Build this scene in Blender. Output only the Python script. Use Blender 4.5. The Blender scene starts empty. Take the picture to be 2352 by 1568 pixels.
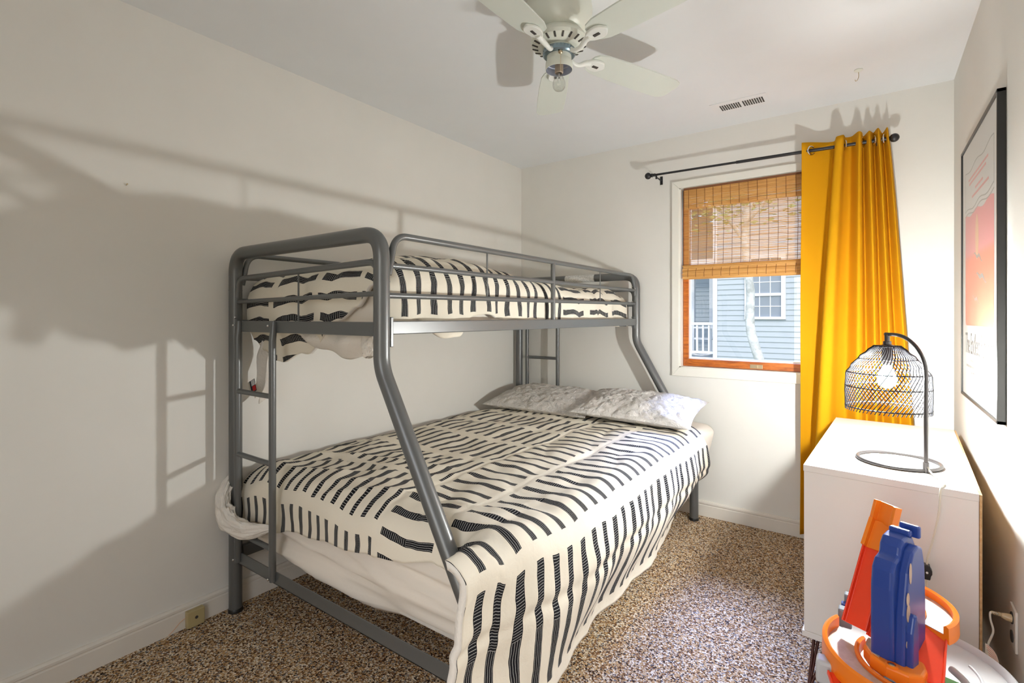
import bpy, math, random
from mathutils import Vector, Matrix, noise
R = math.radians
PI = math.pi
scene = bpy.context.scene
col = scene.collection

# ------------------------------------------------------------------ camera
cam = bpy.data.cameras.new('camera')
cam.sensor_width = 36.0
cam.lens = 1157.87 / 2352 * 36
cam.shift_y = (726.15 - 784) / 2352
cam.clip_start = 0.02
cam_ob = bpy.data.objects.new('camera', cam)
cam_ob.location = (2.2798, -3.3149, 1.2646)
cam_ob.rotation_euler = (R(90), 0, 0.6209)
col.objects.link(cam_ob)
scene.camera = cam_ob

# ------------------------------------------------------------------ view, world, daylight
scene.view_settings.view_transform = 'Standard'
scene.view_settings.look = 'None'
scene.view_settings.gamma = 1.0
scene.view_settings.exposure = 0.0
scene.view_settings.use_curve_mapping = False
scene.cycles.max_bounces = 12
scene.cycles.diffuse_bounces = 8
scene.cycles.transparent_max_bounces = 24
scene.cycles.sample_clamp_indirect = 4.0
scene.cycles.use_denoising = True

BULB_STRENGTH = 2350.0
world = bpy.data.worlds.new('world')
scene.world = world
world.use_nodes = True
wn = world.node_tree
bg = wn.nodes['Background']
sky = wn.nodes.new('ShaderNodeTexSky')
sky.sky_type = 'NISHITA'
sky.sun_disc = False
sky.sun_elevation = R(48)
sky.sun_rotation = R(150)
sky.air_density = 1.0
sky.dust_density = 2.0
wn.links.new(sky.outputs[0], bg.inputs[0])
bg.inputs[1].default_value = 0.40


def sun(name, direction, strength, angle, color):
    l = bpy.data.lights.new(name, 'SUN')
    l.energy = strength
    l.angle = R(angle)
    l.color = color
    o = bpy.data.objects.new(name, l)
    o.rotation_euler = Vector(direction).to_track_quat('-Z', 'Y').to_euler()
    o.location = (1.7, 4, 6)
    col.objects.link(o)
    return o


# bright sky high over the neighbouring roof, coming down through the window
sun('sky_glow', (0.07, -1.0, -0.84), 24.0, 28, (0.40, 0.52, 1.0))
# afternoon sun from behind this house on the house next door
sun('sunlight', (0.35, 0.75, -0.62), 1.0, 1.5, (1.0, 0.95, 0.86))

# added soft fill light behind the camera for the dresser and toy
al = bpy.data.lights.new('added_fill_light', 'AREA')
al.shape = 'RECTANGLE'
al.size = 1.0
al.size_y = 1.9
al.energy = 4.5
al.spread = R(95)
al.color = (1.0, 0.95, 0.88)
alo = bpy.data.objects.new('added_fill_light', al)
alo.location = (1.95, -4.05, 1.15)
alo.rotation_euler = (R(90), 0, R(0))
col.objects.link(alo)

# ------------------------------------------------------------------ node helpers


class V:
    """socket or number with arithmetic that writes math nodes"""
    nt = None

    def __init__(s, x):
        s.x = x

    @staticmethod
    def op(o, *a, clamp=False):
        n = V.nt.nodes.new('ShaderNodeMath')
        n.operation = o
        n.use_clamp = clamp
        for i, v in enumerate(a):
            v = v.x if isinstance(v, V) else v
            if isinstance(v, (int, float)):
                n.inputs[i].default_value = v
            else:
                V.nt.links.new(v, n.inputs[i])
        return V(n.outputs[0])

    def __add__(s, o): return V.op('ADD', s, o)
    def __sub__(s, o): return V.op('SUBTRACT', s, o)
    def __rsub__(s, o): return V.op('SUBTRACT', o, s)
    def __mul__(s, o): return V.op('MULTIPLY', s, o)
    def __truediv__(s, o): return V.op('DIVIDE', s, o)
    def gt(s, o): return V.op('GREATER_THAN', s, o)
    def lt(s, o): return V.op('LESS_THAN', s, o)
    def floor(s): return V.op('FLOOR', s)
    def frac(s): return V.op('FRACT', s)
    def between(s, a, b): return s.gt(a) * s.lt(b)
    def mx(s, o): return V.op('MAXIMUM', s, o)


def newmat(name, color=(0.8, 0.8, 0.8), rough=0.5, metal=0.0, spec=None, **kw):
    m = bpy.data.materials.new(name)
    m.use_nodes = True
    b = m.node_tree.nodes['Principled BSDF']
    b.inputs['Base Color'].default_value = (*color, 1)
    b.inputs['Roughness'].default_value = rough
    b.inputs['Metallic'].default_value = metal
    if spec is not None:
        b.inputs['Specular IOR Level'].default_value = spec
    for k, v in kw.items():
        b.inputs[k.replace('_', ' ')].default_value = v
    m.diffuse_color = (*color, 1)
    return m


def texco(m, which='Object'):
    n = m.node_tree.nodes.new('ShaderNodeTexCoord')
    return n.outputs[which]


def noise_node(m, scale, detail=3, rough=0.6, vec=None, dist=0):
    n = m.node_tree.nodes.new('ShaderNodeTexNoise')
    n.inputs['Scale'].default_value = scale
    n.inputs['Detail'].default_value = detail
    n.inputs['Roughness'].default_value = rough
    n.inputs['Distortion'].default_value = dist
    m.node_tree.links.new(vec if vec is not None else texco(m), n.inputs['Vector'])
    return n


def ramp(m, fac, stops, interp='LINEAR'):
    n = m.node_tree.nodes.new('ShaderNodeValToRGB')
    n.color_ramp.interpolation = interp
    e = n.color_ramp.elements
    while len(e) < len(stops):
        e.new(0.5)
    for i, (p, c) in enumerate(stops):
        e[i].position = p
        e[i].color = (*c, 1)
    m.node_tree.links.new(fac, n.inputs[0])
    return n.outputs[0]


def bump(m, height, strength=0.3, dist=0.002):
    n = m.node_tree.nodes.new('ShaderNodeBump')
    n.inputs['Strength'].default_value = strength
    n.inputs['Distance'].default_value = dist
    m.node_tree.links.new(height, n.inputs['Height'])
    m.node_tree.links.new(n.outputs[0], m.node_tree.nodes['Principled BSDF'].inputs['Normal'])


def setcol(m, sock, name='Base Color'):
    m.node_tree.links.new(sock, m.node_tree.nodes['Principled BSDF'].inputs[name])


def mapping(m, scale, which='Object', rot=(0, 0, 0)):
    n = m.node_tree.nodes.new('ShaderNodeMapping')
    n.inputs['Scale'].default_value = scale
    n.inputs['Rotation'].default_value = rot
    m.node_tree.links.new(texco(m, which), n.inputs[0])
    return n.outputs[0]


def mottled(name, c1, c2, scale, rough, bscale=None, bstr=0.1, bdist=0.001, **kw):
    m = newmat(name, c1, rough, **kw)
    n = noise_node(m, scale)
    setcol(m, ramp(m, n.outputs[0], [(0.35, c1), (0.65, c2)]))
    if bscale:
        bump(m, noise_node(m, bscale, 4).outputs[0], bstr, bdist)
    return m


def glassmat(name, tint=(1, 1, 1), refl=0.045, rough=0.0):
    m = bpy.data.materials.new(name)
    m.use_nodes = True
    nt = m.node_tree
    nt.nodes.clear()
    out = nt.nodes.new('ShaderNodeOutputMaterial')
    tr = nt.nodes.new('ShaderNodeBsdfTransparent')
    tr.inputs[0].default_value = (*tint, 1)
    gl = nt.nodes.new('ShaderNodeBsdfGlossy')
    gl.inputs['Roughness'].default_value = rough
    lw = nt.nodes.new('ShaderNodeLayerWeight')
    lw.inputs[0].default_value = 0.5
    V.nt = nt
    fac = V.op('ADD', V.op('MULTIPLY', V.op('POWER', V(lw.outputs['Facing']), 5.0 if refl < 0.1 else 2.5), 0.75), refl)
    mix = nt.nodes.new('ShaderNodeMixShader')
    nt.links.new(fac.x, mix.inputs[0])
    nt.links.new(tr.outputs[0], mix.inputs[1])
    nt.links.new(gl.outputs[0], mix.inputs[2])
    nt.links.new(mix.outputs[0], out.inputs[0])
    return m


# ------------------------------------------------------------------ materials
M = {}
M['wall'] = mottled('wall_paint', (0.75, 0.735, 0.69), (0.77, 0.755, 0.71), 3, 0.55, 260, 0.12, 0.0006)
M['wall_out'] = newmat('wall_core', (0.7, 0.68, 0.64), 0.8)
M['ceiling'] = mottled('ceiling_paint', (0.80, 0.82, 0.835), (0.82, 0.84, 0.855), 2.5, 0.7, 300, 0.1, 0.0006)
M['trim'] = mottled('trim_paint', (0.80, 0.785, 0.71), (0.82, 0.80, 0.73), 6, 0.35)
M['base'] = mottled('baseboard_paint', (0.74, 0.70, 0.63), (0.77, 0.73, 0.66), 5, 0.38)
M['frame'] = newmat('grey_powder_coated_steel', (0.135, 0.14, 0.14), 0.34, 0.35)
M['bolt'] = newmat('zinc_bolt', (0.6, 0.6, 0.6), 0.25, 1.0)
M['black'] = newmat('black_metal', (0.02, 0.02, 0.022), 0.4, 0.3)
M['lampmetal'] = newmat('dark_bronze_metal', (0.06, 0.055, 0.055), 0.3, 0.7)
M['rattan'] = newmat('black_rattan', (0.010, 0.010, 0.013), 0.6, spec=0.15)
M['chrome'] = newmat('chrome', (0.75, 0.75, 0.75), 0.12, 1.0)
M['brass'] = newmat('aged_brass', (0.55, 0.45, 0.30), 0.3, 1.0)
M['white_metal'] = newmat('white_enamel', (0.72, 0.74, 0.66), 0.35)
M['blade'] = mottled('fan_blade_white', (0.66, 0.70, 0.64), (0.68, 0.72, 0.66), 4, 0.4)
M['iron'] = newmat('blade_iron_white', (0.82, 0.84, 0.80), 0.3)
M['slot'] = newmat('dark_slot', (0.05, 0.045, 0.04), 0.8)
M['bluecollar'] = newmat('bluish_steel', (0.25, 0.33, 0.38), 0.25, 0.8)
M['cup_inside'] = newmat('cup_inside', (0.55, 0.58, 0.66), 0.3, 0.6)
M['bulbglass'] = glassmat('bulb_glass', (0.93, 0.94, 0.93), 0.12)
M['dresser'] = mottled('white_laminate', (0.80, 0.77, 0.74), (0.82, 0.79, 0.76), 2, 0.28)
M['chip'] = mottled('chipboard_edge', (0.42, 0.25, 0.10), (0.55, 0.36, 0.18), 90, 0.7)
M['hairpin'] = newmat('dark_red_metal', (0.06, 0.014, 0.01), 0.4, 0.3)
M['cable'] = newmat('clear_cable', (0.70, 0.66, 0.56), 0.25)
M['switch'] = newmat('black_plastic', (0.012, 0.012, 0.012), 0.4)
M['outlet'] = newmat('outlet_white', (0.80, 0.78, 0.72), 0.35)
M['plug'] = newmat('clear_plug', (0.50, 0.38, 0.22), 0.25)
M['almond'] = newmat('almond_plastic', (0.44, 0.36, 0.18), 0.4)
M['copper'] = newmat('thin_wire', (0.75, 0.45, 0.28), 0.3)
M['tagpaper'] = newmat('tag_paper', (0.82, 0.78, 0.70), 0.7)
M['red'] = newmat('print_red', (0.70, 0.02, 0.02), 0.6)
M['navy'] = newmat('print_navy', (0.01, 0.015, 0.03), 0.6)
M['white'] = newmat('print_white', (0.85, 0.85, 0.85), 0.6)
M['siding'] = newmat('siding_blue_grey', (0.46, 0.52, 0.56), 0.6)
M['extwhite'] = newmat('exterior_white', (0.85, 0.87, 0.90), 0.5)
M['roof'] = mottled('roof_shingle', (0.20, 0.20, 0.20), (0.30, 0.29, 0.28), 8, 0.9)
M['extpane'] = newmat('dark_window_glass', (0.25, 0.30, 0.36), 0.15, 0.0)
M['bark'] = mottled('pale_mottled_bark', (0.42, 0.44, 0.40), (0.75, 0.76, 0.72), 7, 0.9, 20, 0.6, 0.02)
M['leaf'] = mottled('leaf_green', (0.16, 0.28, 0.08), (0.40, 0.52, 0.22), 3, 0.6)
M['grass'] = mottled('lawn', (0.10, 0.15, 0.05), (0.20, 0.22, 0.10), 1.5, 0.9)

# carpet: speckled twist pile
m = newmat('speckled_carpet', (0.3, 0.2, 0.15), 0.95, spec=0.1)
vo = m.node_tree.nodes.new('ShaderNodeTexVoronoi')
vo.inputs['Scale'].default_value = 185
m.node_tree.links.new(texco(m), vo.inputs['Vector'])
sep = m.node_tree.nodes.new('ShaderNodeSeparateColor')
m.node_tree.links.new(vo.outputs['Color'], sep.inputs[0])
setcol(m, ramp(m, sep.outputs[0], [(0.0, (0.05, 0.032, 0.025)), (0.13, (0.22, 0.115, 0.055)), (0.34, (0.50, 0.32, 0.155)),
                                   (0.58, (0.58, 0.46, 0.32)), (0.76, (0.80, 0.70, 0.55)), (0.92, (0.22, 0.21, 0.21))], 'CONSTANT'))
bump(m, vo.outputs['Distance'], 0.9, 0.004)
M['carpet'] = m

# mustard curtain
m = newmat('mustard_cloth', (0.58, 0.275, 0.006), 0.9, spec=0.1)
n = noise_node(m, 900, 1, vec=mapping(m, (1, 1, 0.3)))
bump(m, n.outputs[0], 0.15, 0.0005)
M['curtain'] = m

# white crinkled cotton
m = newmat('crinkled_white_cotton', (0.82, 0.78, 0.73), 0.85)
bump(m, noise_node(m, 26, 6, 0.65, dist=1.6).outputs[0], 1.0, 0.028)
M['cotton'] = m
m = newmat('cream_sheet', (0.80, 0.74, 0.66), 0.85)
bump(m, noise_node(m, 60, 3, 0.5).outputs[0], 0.2, 0.003)
M['sheet'] = m
m = newmat('white_lining', (0.80, 0.76, 0.70), 0.85)
bump(m, noise_node(m, 40, 4, 0.6, dist=0.8).outputs[0], 0.5, 0.008)
M['lining'] = m

# cherry coloured sash
m = newmat('varnished_wood', (0.40, 0.11, 0.02), 0.35)
n = noise_node(m, 9, 5, 0.65, vec=mapping(m, (1, 8, 8)), dist=0.6)
setcol(m, ramp(m, n.outputs[0], [(0.3, (0.22, 0.05, 0.008)), (0.5, (0.45, 0.12, 0.015)), (0.72, (0.62, 0.20, 0.03))]))
M['sash'] = m

# bamboo slats: colour varies slat by slat
m = newmat('bamboo', (0.55, 0.28, 0.08), 0.5)
n = noise_node(m, 60, 4, 0.7, vec=mapping(m, (0.08, 1, 9)))
setcol(m, ramp(m, n.outputs[0], [(0.25, (0.30, 0.12, 0.025)), (0.5, (0.62, 0.31, 0.08)), (0.75, (0.78, 0.48, 0.18))]))
M['bamboo'] = m
M['cordbrown'] = newmat('brown_cord', (0.16, 0.06, 0.02), 0.8)

# siding shading is by real clapboards, only dirt variation here
for k, c in (('orange', (0.90, 0.22, 0.01)), ('toyred', (0.88, 0.06, 0.015)), ('toyblue', (0.02, 0.055, 0.28)),
             ('toygrey', (0.50, 0.51, 0.53)), ('toydark', (0.17, 0.20, 0.24)), ('toygreen', (0.20, 0.62, 0.25))):
    M[k] = newmat(k + '_plastic', c, 0.28)
M['toytan'] = mottled('worn_sticker', (0.50, 0.35, 0.26), (0.58, 0.44, 0.35), 50, 0.4)


def dash_material(name, stripes_along_u, left_block=None):
    """cream cotton with woven black dashes; UV is in metres.
    stripes_along_u: V-expression builder giving (p, q, mid, mask)"""
    m = newmat(name, (0.84, 0.78, 0.66), 0.9, spec=0.15)
    nt = m.node_tree
    V.nt = nt
    uv = nt.nodes.new('ShaderNodeUVMap')
    sp = nt.nodes.new('ShaderNodeSeparateXYZ')
    nt.links.new(uv.outputs[0], sp.inputs[0])
    wob = noise_node(m, 9, 2, 0.5, vec=uv.outputs[0])
    w = (V(wob.outputs[0]) - 0.5) * 0.022
    u = V(sp.outputs[0]) + w
    v = V(sp.outputs[1]) - w
    black, stitch = stripes_along_u(u, v)
    b1 = nt.nodes.new('ShaderNodeMix')
    b1.data_type = 'RGBA'
    b1.inputs[6].default_value = (0.84, 0.78, 0.66, 1)
    b1.inputs[7].default_value = (0.012, 0.012, 0.015, 1)
    nt.links.new(black.x, b1.inputs[0])
    b2 = nt.nodes.new('ShaderNodeMix')
    b2.data_type = 'RGBA'
    nt.links.new(stitch.x, b2.inputs[0])
    nt.links.new(b1.outputs[2], b2.inputs[6])
    b2.inputs[7].default_value = (0.75, 0.75, 0.72, 1)
    setcol(m, b2.outputs[2])
    n1 = noise_node(m, 30, 4, 0.6, dist=0.5)
    bump(m, n1.outputs[0], 0.35, 0.006)
    return m


def dash_field(p, q, p0, p1, Q, W, cross_first=True):
    """dashes from p0 to p1 in p, repeated every Q in q with width W"""
    t = (q / Q).frac() * Q
    mask = p.between(p0, p1) * t.lt(W)
    mid = (p0 + p1) / 2
    first = p.lt(mid) if cross_first else p.gt(mid)
    hatch = (p / 0.0085).frac().lt(0.16) * (q / 0.0026).frac().lt(0.72) * t.between(0.002, W - 0.002)
    lines = (t / (W / 4)).frac().between(0.40, 0.56) * (p / 0.0034).frac().lt(0.66)
    st = first * hatch + (V.op('SUBTRACT', 1.0, first)) * lines
    return mask, st * mask


def lower_pattern(u, v):
    black = st = None
    # head-to-foot dashes on the wall half, period 0.325 along v
    pv = (v + 0.03) / 0.325
    pl = pv.frac() * 0.325
    a, b = dash_field(pl, u, 0.0, 0.27, 0.061, 0.022, False)
    leftmask = u.lt(0.93)
    black = a * leftmask
    st = b * leftmask
    for (p0, p1, wd) in ((0.965, 1.195, 0.024), (1.235, 1.50, 0.026), (1.56, 1.945, 0.031)):
        a, b = dash_field(u, v, p0, p1, 0.078, wd)
        black = black + a
        st = st + b
    return black, st


def upper_pattern(u, v):
    # near two thirds: dashes run down the side; far third: dashes run along the bed
    near = v.gt(0.86)
    far = V.op('SUBTRACT', 1.0, near)
    black = st = None
    for (p0, p1) in ((0.0, 0.24), (0.29, 0.55), (0.60, 0.80), (0.83, 1.11)):
        a, b = dash_field(u, v, p0, p1, 0.078, 0.028)
        a, b = a * near, b * near
        black = a if black is None else black + a
        st = b if st is None else st + b
    pl = ((v - 0.02) / 0.29).frac() * 0.29
    a, b = dash_field(pl, u, 0.0, 0.24, 0.070, 0.026)
    return black + a * far, st + b * far


M['duvet_low'] = dash_material('dashed_duvet_cotton', lower_pattern)
M['duvet_up'] = dash_material('dashed_duvet_cotton_upper', upper_pattern)

# ------------------------------------------------------------------ mesh helpers
ORG = {}


class MB:
    def __init__(s):
        s.v, s.f, s.mi, s.uv = [], [], [], None
        s.cur = 0

    def add(s, vs, fs):
        o = len(s.v)
        s.v += [tuple(x) for x in vs]
        s.f += [tuple(i + o for i in f) for f in fs]
        s.mi += [s.cur] * len(fs)
        return s

    def box(s, x0, x1, y0, y1, z0, z1):
        vs = [(x, y, z) for x in (x0, x1) for y in (y0, y1) for z in (z0, z1)]
        return s.add(vs, [(0, 1, 3, 2), (4, 6, 7, 5), (0, 4, 5, 1), (2, 3, 7, 6), (0, 2, 6, 4), (1, 5, 7, 3)])

    def obox(s, c, size, mat):
        hx, hy, hz = [q / 2 for q in size]
        vs = []
        for x in (-hx, hx):
            for y in (-hy, hy):
                for z in (-hz, hz):
                    vs.append(tuple(Vector(c) + mat @ Vector((x, y, z))))
        return s.add(vs, [(0, 1, 3, 2), (4, 6, 7, 5), (0, 4, 5, 1), (2, 3, 7, 6), (0, 2, 6, 4), (1, 5, 7, 3)])

    def tube(s, pts, r, n=10, closed=False, caps=True):
        pts = [Vector(p) for p in pts]
        N = len(pts)
        rs = r if isinstance(r, (list, tuple)) else [r] * N
        tang = []
        for i in range(N):
            a = pts[(i - 1) % N] if (closed or i > 0) else pts[i]
            b = pts[(i + 1) % N] if (closed or i < N - 1) else pts[i]
            t = (b - a)
            tang.append(t.normalized() if t.length > 1e-9 else Vector((0, 0, 1)))
        ref = Vector((0, 0, 1)) if abs(tang[0].z) < 0.9 else Vector((1, 0, 0))
        nrm = (ref - tang[0] * ref.dot(tang[0])).normalized()
        vs, fs = [], []
        for i in range(N):
            if i > 0:
                nrm = (nrm - tang[i] * nrm.dot(tang[i]))
                nrm = nrm.normalized() if nrm.length > 1e-6 else ref
            bi = tang[i].cross(nrm)
            for k in range(n):
                a = 2 * PI * k / n
                vs.append(tuple(pts[i] + (nrm * math.cos(a) + bi * math.sin(a)) * rs[i]))
        for i in range(N if closed else N - 1):
            j = (i + 1) % N
            for k in range(n):
                l = (k + 1) % n
                fs.append((i * n + k, i * n + l, j * n + l, j * n + k))
        if caps and not closed:
            fs.append(tuple(range(n))[::-1])
            fs.append(tuple((N - 1) * n + k for k in range(n)))
        return s.add(vs, fs)

    def lathe(s, prof, c, n=32, axis=None):
        """prof: (r, z) pairs around a vertical (or given) axis through c"""
        rot = axis.to_track_quat('Z', 'Y').to_matrix() if axis is not None else Matrix.Identity(3)
        vs, fs = [], []
        for (r, z) in prof:
            for k in range(n):
                a = 2 * PI * k / n
                vs.append(tuple(Vector(c) + rot @ Vector((max(r, 1e-5) * math.cos(a), max(r, 1e-5) * math.sin(a), z))))
        for i in range(len(prof) - 1):
            for k in range(n):
                l = (k + 1) % n
                fs.append((i * n + k, i * n + l, (i + 1) * n + l, (i + 1) * n + k))
        return s.add(vs, fs)

    def sphere(s, c, r, n=12):
        prof = [(r * math.sin(PI * i / n), -r * math.cos(PI * i / n)) for i in range(n + 1)]
        return s.lathe(prof, c, n * 2)

    def prism(s, poly, f0, f1):
        """poly: list of 2d points; f0, f1 map (a, b) to 3d for both ends"""
        n = len(poly)
        vs = [f0(a, b) for a, b in poly] + [f1(a, b) for a, b in poly]
        fs = [tuple(range(n))[::-1], tuple(range(n, 2 * n))]
        fs += [(i, (i + 1) % n, n + (i + 1) % n, n + i) for i in range(n)]
        return s.add(vs, fs)

    def grid(s, fn, nu, nv, uvfn=None):
        vs = [fn(i / nu, j / nv) for i in range(nu + 1) for j in range(nv + 1)]
        fs = [(i * (nv + 1) + j, i * (nv + 1) + j + 1, (i + 1) * (nv + 1) + j + 1, (i + 1) * (nv + 1) + j)
              for i in range(nu) for j in range(nv)]
        s.add(vs, fs)
        if uvfn:
            s.uv = [uvfn(i / nu, j / nv) for i in range(nu + 1) for j in range(nv + 1)]
        return s

    def build(s, name, mat, parent=None, smooth=True, angle=38, bevel=0, seg=2, subsurf=0, solid=0, solid_off=0):
        me = bpy.data.meshes.new(name)
        org = ORG.get(parent.name, Vector((0, 0, 0))) if parent else Vector((0, 0, 0))
        me.from_pydata([tuple(Vector(p) - org) for p in s.v], [], s.f)
        mats = mat if isinstance(mat, (list, tuple)) else [mat]
        for mm in mats:
            me.materials.append(mm)
        if len(mats) > 1:
            me.polygons.foreach_set('material_index', s.mi)
        if s.uv:
            ul = me.uv_layers.new(name='UVMap')
            for lp in me.loops:
                ul.data[lp.index].uv = s.uv[lp.vertex_index]
        me.update()
        if smooth:
            me.shade_smooth()
            if angle < 179:
                me.set_sharp_from_angle(angle=R(angle))
        o = bpy.data.objects.new(name, me)
        col.objects.link(o)
        if parent:
            o.parent = parent
        ORG[o.name] = org
        if solid:
            md = o.modifiers.new('thickness', 'SOLIDIFY')
            md.thickness = solid
            md.offset = -1
            md.material_offset = solid_off
            md.material_offset_rim = solid_off
        if bevel:
            md = o.modifiers.new('bevel', 'BEVEL')
            md.width = bevel
            md.segments = seg
            md.limit_method = 'ANGLE'
            md.angle_limit = R(40)
        if subsurf:
            md = o.modifiers.new('sub', 'SUBSURF')
            md.levels = md.render_levels = subsurf
        return o


def thing(name, label, cat, loc=(0, 0, 0), group=None, kind=None):
    o = bpy.data.objects.new(name, None)
    o.empty_display_size = 0.05
    col.objects.link(o)
    o.location = loc
    ORG[o.name] = Vector(loc)
    if label:
        o['label'] = label
        o['category'] = cat
    if group:
        o['group'] = group
    if kind:
        o['kind'] = kind
    return o


def tag(o, label, cat, group=None, kind=None):
    o['label'] = label
    o['category'] = cat
    if group:
        o['group'] = group
    if kind:
        o['kind'] = kind
    return o


def structure(o):
    o['kind'] = 'structure'
    return o


def fillet(pts, rad, n=8):
    """round the inner corners of a polyline"""
    pts = [Vector(p) for p in pts]
    rads = rad if isinstance(rad, (list, tuple)) else [rad] * len(pts)
    out = [pts[0]]
    for i in range(1, len(pts) - 1):
        a, b, c = pts[i - 1], pts[i], pts[i + 1]
        d1, d2 = (a - b).normalized(), (c - b).normalized()
        ang = d1.angle(d2)
        t = min(rads[i] / math.tan(ang / 2), (a - b).length * 0.49, (c - b).length * 0.49)
        p0, p2 = b + d1 * t, b + d2 * t
        for k in range(n + 1):
            s = k / n
            out.append(p0 * (1 - s) ** 2 + b * 2 * s * (1 - s) + p2 * s * s)
    out.append(pts[-1])
    return out


def sstep(a, b, x):
    t = max(0.0, min(1.0, (x - a) / (b - a)))
    return t * t * (3 - 2 * t)


def interp(tab, x):
    if x <= tab[0][0]:
        return tab[0][1]
    for (x0, y0), (x1, y1) in zip(tab, tab[1:]):
        if x <= x1:
            t = (x - x0) / (x1 - x0)
            t = t * t * (3 - 2 * t)
            return y0 + (y1 - y0) * t
    return tab[-1][1]


def nz(x, y, z=0.0):
    return noise.noise(Vector((x, y, z)))


# ================================================================== the room
W, H, YB = 2.609, 2.44, -4.2
structure(MB().box(-0.12, W + 0.12, YB - 0.12, 0.12, -0.06, 0).build('floor', M['carpet'], smooth=False))
structure(MB().box(-0.12, W + 0.12, YB - 0.12, 0.12, H, H + 0.08).build('ceiling', M['ceiling'], smooth=False))
structure(MB().box(-0.12, 0, YB - 0.12, 0.12, 0, H).build('wall_left', M['wall'], smooth=False))
structure(MB().box(W, W + 0.12, YB - 0.12, 0.12, 0, H).build('wall_right', M['wall'], smooth=False))
WX0, WX1, WZ0, WZ1 = 1.255, 2.195, 0.932, 2.098      # window opening
b = MB()
b.box(0, WX0, 0, 0.12, 0, H).box(WX1, W, 0, 0.12, 0, H)
b.box(WX0, WX1, 0, 0.12, 0, WZ0).box(WX0, WX1, 0, 0.12, WZ1, H)
structure(b.build('wall_back', M['wall'], smooth=False))
# wall behind the camera with a doorway
DX0, DX1, DZ = 1.45, 2.45, 2.05
b = MB()
b.box(0, DX0, YB - 0.12, YB, 0, H).box(DX1, W, YB - 0.12, YB, 0, H).box(DX0, DX1, YB - 0.12, YB, DZ, H)
structure(b.build('wall_front', M['wall'], smooth=False))


def baseboard(name, pts_fn, L0, L1):
    prof = [(0, 0), (0.014, 0), (0.014, 0.068), (0.011, 0.072), (0.011, 0.075), (0.016, 0.079), (0.016, 0.088), (0.010, 0.096), (0, 0.096)]
    b = MB()
    b.prism(prof, lambda a, c: pts_fn(a, c, L0), lambda a, c: pts_fn(a, c, L1))
    structure(b.build(name, M['base'], angle=25))


baseboard('baseboard_left', lambda a, c, t: (a, t, c), YB, 0)
baseboard('baseboard_back', lambda a, c, t: (t, -a, c), 0.0, W)
baseboard('baseboard_right', lambda a, c, t: (W - a, t, c), YB, 0)

# window_1: casing, jamb, varnished sash, glass, lock
win = thing('window_1', None, None, (1.725, 0.0, WZ0), kind='structure')
OX0, OX1, OZ0, OZ1 = 1.209, 2.241, 0.877, 2.143
b = MB()
for (a, c) in (((OX0, OZ0), (WX0, WZ0)), ):
    pass


def mitre_frame(b, o, i, y0, y1):
    (ox0, ox1, oz0, oz1), (ix0, ix1, iz0, iz1) = o, i
    O = [(ox0, oz0), (ox1, oz0), (ox1, oz1), (ox0, oz1)]
    I = [(ix0, iz0), (ix1, iz0), (ix1, iz1), (ix0, iz1)]
    for k in range(4):
        l = (k + 1) % 4
        poly = [O[k], O[l], I[l], I[k]]
        b.prism(poly, lambda a, c: (a, y0, c), lambda a, c: (a, y1, c))


mitre_frame(b, (OX0, OX1, OZ0, OZ1), (WX0 + 0.002, WX1 - 0.002, WZ0 + 0.002, WZ1 - 0.002), -0.019, -0.0005)
b.build('casing', M['trim'], win, smooth=False, bevel=0.003)
b = MB()
jt = 0.012
b.box(WX0, WX0 + jt, -0.012, 0.115, WZ0, WZ1).box(WX1 - jt, WX1, -0.012, 0.115, WZ0, WZ1)
b.box(WX0, WX1, -0.012, 0.115, WZ0, WZ0 + 0.008).box(WX0, WX1, -0.012, 0.115, WZ1 - 0.008, WZ1)
b.build('jamb', M['trim'], win, smooth=False)
b = MB()
mitre_frame(b, (WX0 + jt + 0.002, WX1 - jt - 0.002, WZ0 + 0.01, WZ1 - 0.01),
            (WX0 + jt + 0.036, WX1 - jt - 0.036, WZ0 + 0.056, WZ1 - 0.05), 0.03, 0.07)
sash = b.build('sash', M['sash'], win, smooth=False, bevel=0.002)
gx0, gx1, gz0, gz1 = WX0 + jt + 0.036, WX1 - jt - 0.036, WZ0 + 0.056, WZ1 - 0.05
b = MB()
mitre_frame(b, (gx0, gx1, gz0, gz1), (gx0 + 0.01, gx1 - 0.01, gz0 + 0.010, gz1 - 0.01), 0.042, 0.064)
b.build('glazing_bead', M['extwhite'], sash, smooth=False)
MB().box(gx0 + 0.004, gx1 - 0.004, 0.052, 0.055, gz0 + 0.004, gz1 - 0.004).build('glass', glassmat('window_glass'), sash, smooth=False)
b = MB()
b.box(1.672, 1.742, 0.026, 0.0305, 0.947, 0.972)
b.box(1.680, 1.716, 0.0235, 0.027, 0.952, 0.967)
b.tube([(1.708, 0.0235, 0.962), (1.708, 0.019, 0.962)], 0.004, 8)
b.build('sash_lock', M['brass'], sash, smooth=False, bevel=0.001)

# ================================================================== woven bamboo shade in the window
random.seed(4)
bl = thing('bamboo_shade', 'woven bamboo roman shade half lowered in the window', 'window shade', (1.72, -0.002, 2.08))
BX0, BX1 = 1.288, 2.170


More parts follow.
